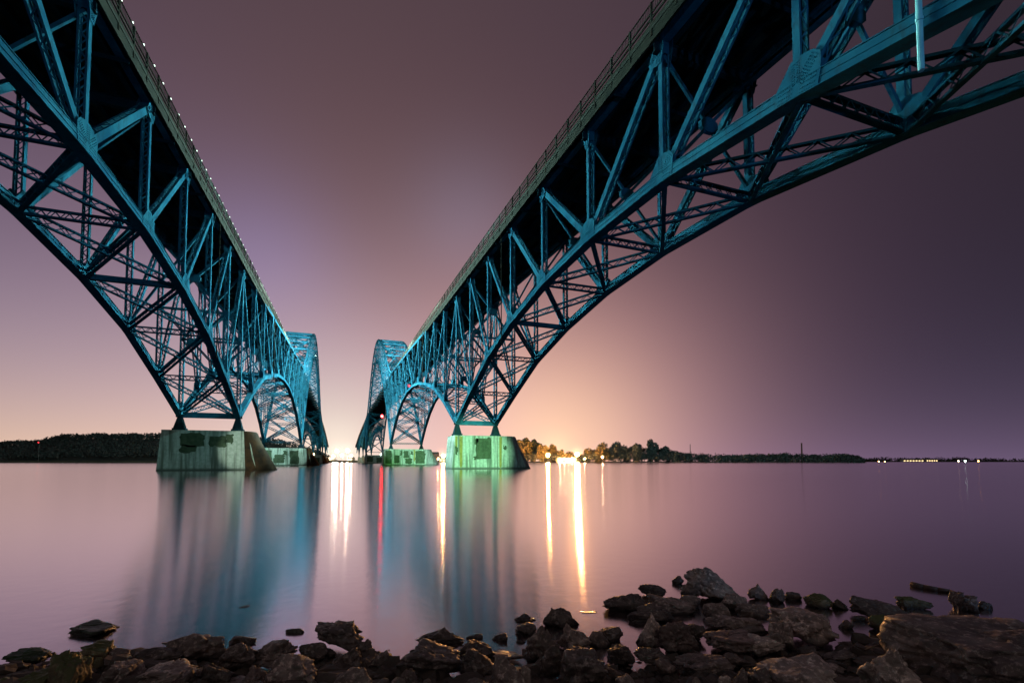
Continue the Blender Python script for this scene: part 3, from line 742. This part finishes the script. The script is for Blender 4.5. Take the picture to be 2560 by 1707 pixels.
for (xa, ya), (xb, yb) in zip(LP, LP[1:]):
    a, b_ = at_depth(xa, ya+7, dL+60), at_depth(xb, yb+7, dL+60); c, d = at_depth(xa, 1155, dL), at_depth(xb, 1155, dL); n = len(mbx.v)
    mbx.v += [(c.x, c.y, .3), (d.x, d.y, .3), (b_.x, b_.y, b_.z), (a.x, a.y, a.z)]; e, f_ = at_depth(xa, ya, dL+260), at_depth(xb, yb, dL+260); mbx.v += [(e.x, e.y, 0), (f_.x, f_.y, 0)]
    mbx.f += [(n, n+1, n+2, n+3), (n+3, n+2, n+5, n+4)]
tag(obj('wooded_hill', mbx, M['leaf_dark']), kind='structure')
wood('far_wood', LP, dL-4, 60, 'leaf_dark', 'dark wooded hillside along the left bank', 2600, 1.5)
wood('low_thicket', [(1285, 1118), (1340, 1120), (1392, 1130), (1410, 1140), (1460, 1140), (1480, 1130), (1510, 1123), (1580, 1121), (1660, 1125), (1700, 1134), (1800, 1140), (1850, 1142), (1900, 1138), (1960, 1137), (2040, 1140), (2100, 1138), (2140, 1142), (2158, 1150)], TR-6, 26, 'leaf_dark', 'low dark thicket running along the right bank below the trees', 2600, .9)
wood('distant_treeline', [(2140, 1150), (2200, 1147), (2300, 1148), (2400, 1147), (2500, 1149), (2700, 1149)], 148*U, 60, 'leaf_dark', 'faint distant treeline far right on the horizon', 260, 2.6, 1154)
# masts, chimney, buildings
def mast(x, yt, dep, w, name, label, mat, cat):
    g = at_depth(x, 1150, dep); g.z = .5; t_ = at_depth(x, yt, dep).z; r_ = empty(name, g, label, cat)
    mm_ = MB(); mm_.tube(g, (g.x, g.y, t_), w, w*.7, 10); mm_.tube((g.x, g.y, t_-1), (g.x, g.y, t_), w*.85, seg=10); obj('shaft', mm_, M[mat], r_)
    bb = MB(); bb.box((g.x, g.y, 1.2), w*3, w*3, 3.4); obj('plinth', bb, M[mat], r_); return r_
mast(2005, 1107, 80*U, 1.6, 'factory_chimney', 'tall dark factory chimney standing above the low trees on the right', 'brick', 'chimney')
mast(1726, 1110, 75*U, .7, 'radio_mast', 'thin mast rising above the low trees left of the chimney', 'lamp_metal', 'mast')
mast(1671, 1116, 75*U, .4, 'radio_mast', 'very thin short mast beside the tallest bank tree', 'lamp_metal', 'mast')
g = mast(96, 1104, dL-8, .25, 'beacon_mast', 'slim mast with a red light above the left wood', 'lamp_metal', 'mast')
q = at_depth(96, 1105.5, dL-8); mm_ = MB(); mm_.ball(q, .7); obj('beacon', mm_, M['redlow'], g)
def house(x0, x1, yt, dep, mat, label, lit=0, roof=True):
    a, b_ = at_depth(x0, 1154, dep), at_depth(x1, 1154, dep); h = at_depth((x0+x1)/2, yt, dep).z; c = (a+b_)/2; w = (b_-a).length
    r_ = empty('waterside_building', (c.x, c.y, .6), label, 'building', 'buildings on the far bank'); u = (b_-a).normalized(); n_ = Vector((u.y, -u.x, 0))
    if n_.dot(Vector((-c.x, -c.y, 0))) < 0: n_ = -n_
    wm = MB(); wm.bar(a-n_*6+Vector((0, 0, h*.42-a.z+.4)), b_-n_*6+Vector((0, 0, h*.42-b_.z+.4)), 12, h*.85, n_); obj('wall', wm, M[mat], r_)
    if roof:
        rm = MB(); z_ = h*.845+.4; p0, p1 = a+n_*.6, b_+n_*.6; p2, p3 = b_-n_*12.6, a-n_*12.6; i_ = len(rm.v)
        rm.box6([(p0.x, p0.y, z_), (p1.x, p1.y, z_), (p2.x, p2.y, z_), (p3.x, p3.y, z_), *[(q_.x, q_.y, h+.4) for q_ in (a-n_*4, b_-n_*4, b_-n_*8, a-n_*8)]]); obj('roof', rm, M['roofing'], r_)
    for i in range(lit):
        t_ = (i+.5)/lit; q_ = a+(b_-a)*t_+n_*.05; win = MB(); win.bar(q_-u*(w/lit*.28)+Vector((0, 0, h*.4-q_.z)), q_+u*(w/lit*.28)+Vector((0, 0, h*.4-q_.z)), .1, h*.22, n_); obj('window', win, M['window_glow'], r_)
    return r_
house(1060, 1094, 1130, 58*U, 'brick', 'long low dark building behind the second right pier', 0)
house(1098, 1120, 1140, 52*U, 'siding', 'small pale building under the orange lamp left of the right pier', 3)
house(1395, 1440, 1143, 47*U, 'siding', 'low lit boathouse between the two bright shore lamps', 3)
house(800, 830, 1141, 61*U, 'siding', 'small lit building at the foot of the left bridge far end', 3)
house(868, 880, 1143, 61*U, 'siding', 'small lit building at the foot of the right bridge far end', 2)
house(2258, 2310, 1147, 145*U, 'siding', 'long lit shed far right on the horizon', 7)
house(2316, 2345, 1146.5, 145*U, 'siding', 'shorter lit shed right of the long one on the horizon', 5)
def slamp(x, y, dep, r, mat, label, pole=True, pt=None, col=(1, .38, .07)):
    c = at_depth(x, y, dep); r_ = empty('shore_lamp', (c.x, c.y, .6), label, 'shore lamp', 'lamps on the far bank')
    pm = MB(); pm.tube((c.x, c.y, 0.4), (c.x, c.y, c.z), .14, .09, 6); obj('pole', pm, M['lamp_metal'], r_)
    hm = MB(); hm.box((c.x, c.y, c.z+r*.9), r*1.1, r*1.1, .25); obj('lamp_head', hm, M['lamp_metal'], r_)
    bm_ = MB(); bm_.ball(c, r, 12, 8); obj('bulb', bm_, M[mat], r_, smooth=True)
    if pt: light('lamp_light', 'POINT', (c.x, c.y, c.z), pt, col, r*.9, parent=r_)
dS = 46*U
SL = [(1370, 1137, dS, 1.5, 'sodium', 'bright orange shore lamp left of the pair on the right bank', 170000), (1443, 1136, dS, 1.6, 'sodium', 'brightest orange shore lamp right of the pair on the right bank', 170000),
      (1108, 1139, 44*U, 1.4, 'sodium', 'bright orange lamp between the two right piers', 90000), (1462, 1146, dS, .4, 'dock', 'small orange lamp right of the brightest shore lamp', None),
      (1506, 1142, dS, .35, 'dock', 'small orange lamp among the trees on the right bank', None), (1400, 1147, dS-4, .4, 'dock', 'first small dock lamp between the bright pair', None),
      (1411, 1146, dS-4, .4, 'dock', 'second small dock lamp between the bright pair', None), (1421, 1147, dS-4, .4, 'dock', 'third small dock lamp between the bright pair', None), (1430, 1146, dS-4, .4, 'dock', 'fourth small dock lamp between the bright pair', None),
      (1310, 1154, 40*U, .35, 'warmwhite', 'tiny white lamp at the waterline by the right pier nose', None), (1095, 1146, 44*U, .35, 'sodium', 'small orange lamp low beside the second right pier', None),
      (842, 1127, 60*U, 1.8, 'warmwhite', 'large warm white lamp between the bridges, upper left', 90000), (869, 1126, 60*U, 1.9, 'warmwhite', 'large warm white lamp between the bridges, upper right', 90000), (833, 1140, 60*U, 1.3, 'warmwhite', 'warm white lamp low between the bridges at the left', None),
      (855, 1138, 60*U, 1.4, 'warmwhite', 'warm white lamp low in the middle between the bridges', None), (878, 1139, 60*U, 1.0, 'warmwhite', 'weak orange lamp low between the bridges at the right', None),
      (784, 1135, 44*U, .45, 'sodium', 'orange lamp behind the nose of the second left pier', None), (953, 1136, 50*U, .8, 'coolwhite', 'cold greenish white lamp left of the second right pier', None),
      (2197, 1153, 140*U, 1.7, 'sodium_low', 'leftmost orange dot lamp on the far right horizon', None), (2212, 1153, 140*U, 1.4, 'sodium_low', 'second orange dot lamp on the far right horizon', None),
      (2396, 1152, 140*U, 1.8, 'warm_low', 'yellow lamp on the far right horizon before the white one', None), (2413, 1152, 140*U, 1.9, 'coolwhite', 'white tower-like lamp on the far right horizon', None), (2446, 1152, 140*U, 1.8, 'sodium_low', 'last orange lamp on the far right horizon', None)]
for x_, y_, d_, r_, m_, l_, e_ in SL: slamp(x_, y_, d_, r_, m_, l_, pt=e_)

# ------------------------------------------------------------------ rocks on the near shore
def ico(sub):
    import bmesh
    bm_ = bmesh.new(); bmesh.ops.create_icosphere(bm_, subdivisions=sub, radius=1)
    vs_ = [v.co.copy() for v in bm_.verts]; fs_ = [tuple(v.index for v in f.verts) for f in bm_.faces]; bm_.free(); return vs_, fs_
ICO = {4: ico(4), 5: ico(5)}
KIND = {  # planes, sharpness, taper, noise, flat top
    'block': (6, 26, .12, .05, 1), 'slab': (7, 22, .18, .05, 1), 'peak': (7, 20, .62, .06, 0), 'wedge': (6, 24, .40, .05, 0), 'round': (12, 7, .15, .04, 0), 'jag': (10, 18, .30, .12, 0), 'table': (3, 22, .03, .05, 1), 'boulder': (9, 13, .25, .06, 0)}
def rva(c):
    return noise.cell_vector(c*37.7).normalized()*2-Vector((1,1,1))
def rock(i, x0, y0, x1, y1, kind, skew, mat, label, deep=1.0):
    rn = random.Random(i*31+5); npl, sharp, taper, nz, flat = KIND[kind]
    sub = 5 if (x1-x0) > 60 else 4
    vs_, fs_ = ICO[sub]; planes = []
    for q in range(npl):
        for _ in range(30):
            n_ = Vector((rn.gauss(0, 1), rn.gauss(0, 1), rn.gauss(0, .8))).normalized()
            if all(n_.dot(p_[0]) < .55 for p_ in planes): break
        planes.append((n_, rn.uniform(.52, 1.0)))
    if flat: planes.append((Vector((rn.uniform(-.22, .22) if kind != 'table' else .01, rn.uniform(-.25, .1), 1)).normalized(), rn.uniform(.55, .75) if kind != 'table' else .4))
    planes += [(Vector((a, b_, 0)).normalized(), rn.uniform(.75, 1)) for a, b_ in ((1, .2), (-1, -.1), (.1, 1), (-.2, -1))]
    off = Vector((i*3.7, i*1.3, 0)); pts = []
    for v_ in vs_:
        s_ = 0
        for n_, d_ in planes:
            c = v_.dot(n_)
            if c > 0: s_ += (c/d_)**(sharp*1.5)
        r_ = min(1.5, s_**(-1/(sharp*1.5))) if s_ > 0 else 1.3
        p_ = v_*r_
        f1 = noise.fractal(p_*1.5+off, .9, 2.1, 4); rd = 1-abs(noise.noise(p_*3.1+off*2))*2
        strat = noise.noise(Vector((p_.x*.8, p_.y*.8, p_.z*7))+off)
        q1 = p_*1.7+off; vc = noise.voronoi(q1)[1][0]; r_ += .24*(q1-vc).dot(rva(vc))*(1 if kind != 'round' else .4)
        q1 = p_*4.3+off; vc = noise.voronoi(q1)[1][0]; r_ += .085*(q1-vc).dot(rva(vc))
        r_ += nz*(1.4*f1+.5*rd*.6)+.022*strat+.032*noise.fractal(p_*9+off, .8, 2, 4)
        p_ = v_*r_; t_ = (p_.z+1)/2
        p_.x = p_.x*(1-taper*max(0, t_))+skew*(t_-.5)*1.1; p_.y *= (1-taper*.8*max(0, t_))
        pts.append(p_)
    if y1 >= 1700: y1 += 26
    zr = 0 if y1 < 1600 else min(.08, (y1-1600)*.0007)
    c0 = at_z((x0+x1)/2, y1, zr-.02); d = c0.x*sin(YAW)+c0.y*cos(YAW); w = (x1-x0)*d/F; h = (y1-y0)*d/F
    dep = min(.5*w, .62*(w+h)/2)*deep; th = CAMZ/d; dep = min(dep, .85*h/max(th, .1)) if kind != 'slab' else min(dep*1.2, .95*h/max(th, .1))
    cx, cy_, cz = c0.x+fw.x*dep*.5, c0.y+fw.y*dep*.5, zr
    sx, sz = w/2, h/2; ox = oz = 0
    for it in range(6):
        P_ = [Vector((cx, cy_, cz))+rt*(p_.x*sx+ox)+fw*(p_.y*dep/1.4)+Vector((0, 0, p_.z*sz+oz)) for p_ in pts]
        pr = [proj(p_) for p_ in P_[::3]]; a0, a1 = min(q[0] for q in pr), max(q[0] for q in pr); b0, b1 = min(q[1] for q in pr), max(q[1] for q in pr)
        sx *= (x1-x0)/(a1-a0); sz *= max(.6, min(1.6, (y1-y0)/(b1-b0))); ox += ((x0+x1)/2-(a0+a1)/2)*d/F; oz -= ((y0+y1)/2-(b0+b1)/2)*d/F*.9
    mb_ = MB(); mb_.v = [tuple(p_) for p_ in P_]; mb_.f = fs_
    o = obj('rock', mb_, M[mat], loc=(cx, cy_, cz), smooth=True)
    return tag(o, label, 'rock', 'rocks along the shore')
B_, D_, P2, G_, S_, R_, W_ = 'rock_brown', 'rock_dark', 'rock_pale', 'rock_moss', 'rock_slime', 'rock_red', 'rock_wet'
ROCKS = [
(170,1547,310,1591,'slab',.1,S_,'flat dark green slimy rock lying alone in the water at far left'),
(5,1617,131,1657,'slab',.1,S_,'flat dark green slimy rock at the left picture edge touching the water'),
(197,1596,289,1656,'block',0,G_,'mossy block with orange right end just below the lone slimy rock'),
(110,1623,233,1712,'block',0,G_,'biggest mossy boulder near the lower left corner'),
(24,1664,146,1714,'block',.05,G_,'mossy boulder in front of the biggest mossy one'),
(-30,1691,53,1712,'round',0,G_,'mossy rock cut off by the lower left corner'),
(229,1642,262,1672,'round',0,G_,'small olive rock squeezed beside the biggest mossy boulder'),
(235,1645,366,1704,'slab',.2,B_,'grey brown flat-topped rock right of the biggest mossy boulder'),
(256,1618,328,1656,'wedge',-.3,W_,'dark rock with a wet glinting tip right of the mossy block'),
(326,1616,464,1664,'boulder',0,D_,'long dark boulder left of the jagged grey one'),
(405,1583,572,1652,'jag',0,B_,'long jagged grey-brown boulder with an orange right tip, left of centre'),
(571,1588,642,1616,'boulder',0,D_,'small black rock behind the dark angular one'),
(540,1606,645,1676,'jag',.3,D_,'dark angular rock with orange upper edges'),
(337,1644,500,1712,'slab',.35,B_,'tilted brown slab with smooth left slope at the bottom edge'),
(388,1673,505,1716,'wedge',.1,R_,'reddish wedge in front of the tilted brown slab'),
(493,1654,590,1700,'boulder',0,D_,'low black rock between the reddish wedge and the orange sided boulder'),
(603,1598,745,1670,'wedge',.5,B_,'brown slab rising to the right beside a vertical gap of water'),
(605,1661,672,1706,'jag',0,R_,'small reddish rock under the brown rising slab'),
(663,1632,802,1714,'boulder',-.1,B_,'boulder with a broad orange lit right face'),
(747,1604,822,1662,'round',-.2,D_,'rounded dark rock left of the big black trapezoid rock'),
(505,1688,675,1712,'jag',0,B_,'low strip of rock with orange tips at the bottom edge'),
(590,1511,638,1524,'slab',0,W_,'small dark rock tip barely above the water, far out left'),
(712,1569,763,1589,'round',0,W_,'small wet rock with bright top alone in the water left of the black trapezoid'),
(787,1549,912,1630,'block',-.35,D_,'big black trapezoid rock sloping down to the right'),
(888,1601,932,1640,'jag',0,W_,'small wet rock at the right foot of the black trapezoid'),
(797,1617,842,1648,'jag',0,D_,'small dark rock at the left foot of the black trapezoid'),
(820,1617,906,1678,'peak',.5,D_,'pointed dark rock leaning right with an orange edge'),
(833,1666,936,1714,'boulder',0,B_,'smooth brown boulder at the bottom below the pointed rock'),
(921,1623,980,1680,'peak',.2,D_,'upright narrow rock with orange tip left of the biggest dark boulder'),
(904,1644,928,1674,'round',0,W_,'tiny wet stone between pointed and upright rocks'),
(982,1596,1153,1692,'block',-.1,D_,'biggest dark boulder at the bottom centre with a flat face'),
(1038,1566,1160,1616,'peak',.1,D_,'peaked dark slab with orange rim behind the biggest dark boulder'),
(1132,1596,1236,1654,'slab',.1,W_,'flat wet slab with glinting top right of the peaked slab'),
(1165,1583,1208,1602,'round',0,W_,'small rounded rock tip beyond the flat wet slab'),
(1229,1581,1269,1607,'wedge',.4,W_,'little wedge rock alone in the water with orange edge'),
(1150,1620,1246,1692,'wedge',-.3,D_,'dark slanted rock sloping right in front of the flat wet slab'),
(1223,1637,1328,1712,'peak',-.3,B_,'brown boulder with orange lit ridge near the bottom centre'),
(1277,1532,1342,1560,'peak',0,W_,'dark rock with orange right edge, highest of the little pair in the water'),
(1288,1554,1341,1592,'block',0,W_,'squat rock just under the dark rock with orange right edge'),
(1356,1516,1446,1576,'peak',0,D_,'dark pyramid rock standing between the two orange reflections'),
(1438,1526,1502,1539,'slab',0,W_,'low wet rock with glowing orange rim right of the pyramid'),
(1312,1562,1400,1655,'jag',0,B_,'left half of the rough jagged mound below the pyramid'),
(1392,1560,1481,1632,'jag',.1,B_,'right half of the rough jagged mound below the pyramid'),
(1290,1599,1314,1611,'round',0,W_,'tiny rock at the left foot of the jagged mound'),
(1397,1613,1518,1700,'block',0,D_,'large block with flat squarish face below the jagged mound'),
(1349,1610,1408,1692,'wedge',0,D_,'narrow dark rock left of the large squarish block'),
(970,1691,1018,1712,'round',0,P2,'small pale round stone at the bottom edge'),
(933,1693,974,1712,'round',0,B_,'small brown round stone left of the pale one at the bottom edge'),
(1142,1693,1229,1714,'boulder',0,B_,'low brown rock cut by the bottom edge right of the biggest dark boulder'),
(1052,1695,1086,1712,'wedge',0,B_,'small wedge stone cut by the bottom edge under the biggest dark boulder'),
(990,1668,1056,1706,'wedge',-.2,D_,'dark low rock under the left foot of the biggest dark boulder'),
(1222,1625,1307,1650,'slab',0,W_,'thin shiny wet slab behind the orange ridged boulder'),
(1709,1416,1844,1508,'peak',-.45,P2,'tallest rock, pale olive leaning peak standing out in the water'),
(1700,1440,1760,1505,'wedge',-.1,B_,'smaller slab leaning against the left foot of the tallest rock'),
(1680,1438,1710,1465,'round',0,W_,'small black stone in the water left of the tallest rock'),
(1595,1459,1667,1495,'round',-.1,D_,'rounded dark green rock left of the tallest rock'),
(1505,1482,1620,1534,'boulder',0,D_,'dark rock reaching into the water with orange left shoulder'),
(1618,1484,1744,1543,'wedge',-.45,B_,'long slab sloping down to the right below the rounded dark green rock'),
(1693,1486,1752,1527,'round',0,W_,'rounded dark stone at the foot of the tallest rock'),
(1796,1481,1871,1532,'block',.2,B_,'angular rock at the right foot of the tallest rock'),
(1755,1506,1828,1555,'boulder',0,B_,'olive brown rock below the foot of the tallest rock'),
(1868,1457,1924,1504,'peak',-.1,B_,'small peaked rock alone right of the tallest rock'),
(1567,1506,1686,1562,'jag',0,D_,'dark knobbly rock behind the pale peaked one'),
(1590,1532,1660,1622,'peak',0,P2,'pale olive peaked rock standing upright in front of the knobbly one'),
(1636,1551,1750,1638,'wedge',-.2,R_,'big dark rock with smooth purplish face right of the pale peaked one'),
(1489,1565,1558,1611,'boulder',0,D_,'dark rock with olive flank right of the jagged mound'),
(1470,1576,1526,1622,'wedge',-.3,B_,'brown slab leaning on the right side of the jagged mound'),
(1517,1608,1588,1662,'block',.1,D_,'dark rock with orange top edge beside the water channel'),
(1694,1558,1766,1610,'jag',0,D_,'black rock right of the smooth purplish one'),
(1836,1506,1943,1550,'boulder',0,B_,'grey brown rock behind the long jagged one'),
(1762,1535,1927,1590,'jag',0,B_,'long jagged rock lying level above the large smooth slab'),
(1755,1572,1910,1640,'slab',0,R_,'large smooth reddish slab with thin bright top edge'),
(1836,1583,1965,1642,'wedge',.4,P2,'slanted light rock rising to the right above the broad pale boulder'),
(1686,1632,1845,1696,'block',0,D_,'wide dark block in the lower row under the reddish slab'),
(1584,1615,1683,1664,'wedge',.1,D_,'dark rock under the pale peaked one beside the channel'),
(1636,1645,1689,1688,'wedge',-.2,R_,'small reddish wedge left of the wide dark block'),
(1788,1629,1877,1664,'wedge',-.3,B_,'brown rock sloping right, behind the wide dark block'),
(1850,1667,1955,1714,'boulder',0,D_,'black rock at the bottom edge left of the broad pale boulder'),
(1796,1687,1828,1714,'round',0,P2,'small pale pebble-like stone at the bottom edge under the wide dark block'),
(1729,1690,1760,1714,'peak',0,P2,'tiny pale pointed stone at the bottom edge'),
(1824,1667,1872,1714,'wedge',0,B_,'small brown stone between pale stone and black rock at the bottom edge'),
(1538,1681,1592,1714,'round',0,B_,'rounded brown stone at the bottom edge beside the channel'),
(1509,1666,1555,1696,'round',0,R_,'small rounded reddish stone right of the large squarish block'),
(1296,1662,1328,1700,'round',0,B_,'small smooth stone tucked right of the orange ridged boulder'),
(1922,1470,1962,1512,'jag',0,B_,'small knobbly rock with glowing orange left side'),
(1958,1478,2006,1505,'boulder',0,D_,'low black rock right of the orange sided knobbly one'),
(2007,1481,2082,1526,'round',0,G_,'rounded olive rock in the water, third from the tallest'),
(2078,1496,2126,1529,'wedge',-.3,D_,'dark wedge touching the right side of the rounded olive rock'),
(2122,1487,2270,1552,'wedge',-.6,D_,'long dark wedge pointing right in the water'),
(2236,1489,2331,1528,'slab',-.2,G_,'low mossy rock beyond the tip of the long wedge'),
(2370,1477,2449,1534,'block',-.3,D_,'dark rock with a bright orange left face below the driftwood'),
(2442,1501,2483,1529,'boulder',0,D_,'small dark rock touching the right of the orange faced one'),
(2202,1534,2960,1790,'table',.02,D_,'enormous dark reddish slab filling the lower right corner'),
(2170,1534,2226,1582,'round',0,G_,'rounded olive rock at the left end of the enormous slab'),
(2200,1546,2250,1604,'jag',0,G_,'yellowish mossy rough end stone of the enormous slab'),
(1917,1515,2098,1614,'block',0,B_,'big brown block with a light top right of the long jagged rock'),
(1920,1548,1986,1630,'wedge',-.3,B_,'leaning slab with lit left edge against the big brown block'),
(2094,1548,2135,1579,'round',0,R_,'small reddish rock right of the big brown block'),
(2130,1538,2163,1558,'round',0,W_,'little sunken stone between the reddish rock and the olive one'),
(2143,1621,2330,1730,'boulder',-.3,P2,'pale curved boulder with a dark hollow in the bottom right'),
(1880,1629,2120,1740,'slab',-.1,P2,'broad pale boulder with smooth top at the bottom edge'),
(1898,1582,1964,1634,'round',0,P2,'rounded pale rock behind the broad pale boulder'),
(2035,1655,2121,1682,'slab',.2,P2,'flat angular chip lying on the broad pale boulder'),
(2094,1602,2205,1630,'slab',0,D_,'dark low slab between the big brown block and the pale curved boulder'),
(1984,1612,2060,1650,'boulder',0,D_,'low dark stone below the big brown block, left one'),
(2050,1618,2150,1662,'boulder',0,D_,'low dark stone below the big brown block, right one'),
]
for i, r in enumerate(ROCKS): rock(i, *r)
# driftwood and twig
mb = MB(); pts = [(2279, 1457), (2310, 1464), (2345, 1470), (2375, 1474), (2405, 1484)]
pv = [at_z(x_, y_+3, .02) for x_, y_ in pts]
for i, (a, b_) in enumerate(zip(pv, pv[1:])): mb.tube(a, b_, [.035, .03, .026, .02][i], [.03, .026, .02, .012][i], 8)
tag(obj('driftwood', mb, M['wood'], smooth=True), 'thin dark driftwood branch floating beyond the orange faced rock', 'driftwood')
mb = MB(); a = at_z(2136, 1612, .16); b_ = at_z(2162, 1624, .12); c = at_z(2200, 1610, .16)
mb.tube(a, b_, .004, .006, 6); mb.tube(b_, c, .006, .004, 6)
tag(obj('twig', mb, M['wood']), 'bent bare twig lying above the pale curved boulder', 'twig')
# loose pebbles between the rocks
mb = MB(); rn = random.Random(3); vs3, fs3 = ico(2)
for i in range(2300):
    d = rn.uniform(2.5, 3.9); s = rn.uniform(-3.6, 4.2)
    if .25 < s < .75 and rn.random() < .7: continue
    r0 = rn.uniform(.012, .04) if i % 5 else rn.uniform(.04, .095); z = shore_z(s, d); p_ = rt*s+fw*d; n = len(mb.v); o_ = Vector((i, 0, 0)); e = (rn.uniform(.8, 1.5), rn.uniform(.8, 1.4), rn.uniform(.5, .9))
    for v_ in vs3:
        vc = noise.voronoi(v_*1.1+o_)[1][0]; k_ = r0*(1+.6*noise.noise(v_*1.3+o_)+.35*(v_*1.1+o_-vc).dot(rva(vc))); mb.v.append((p_.x+v_.x*k_*e[0], p_.y+v_.y*k_*e[1], z+r0*.2+v_.z*k_*e[2]))
    mb.f += [tuple(n+q for q in f_) for f_ in fs3]
tag(obj('pebbles', mb, M['pebbles']), 'loose pebbles lying between the rocks', 'pebbles', kind='stuff')
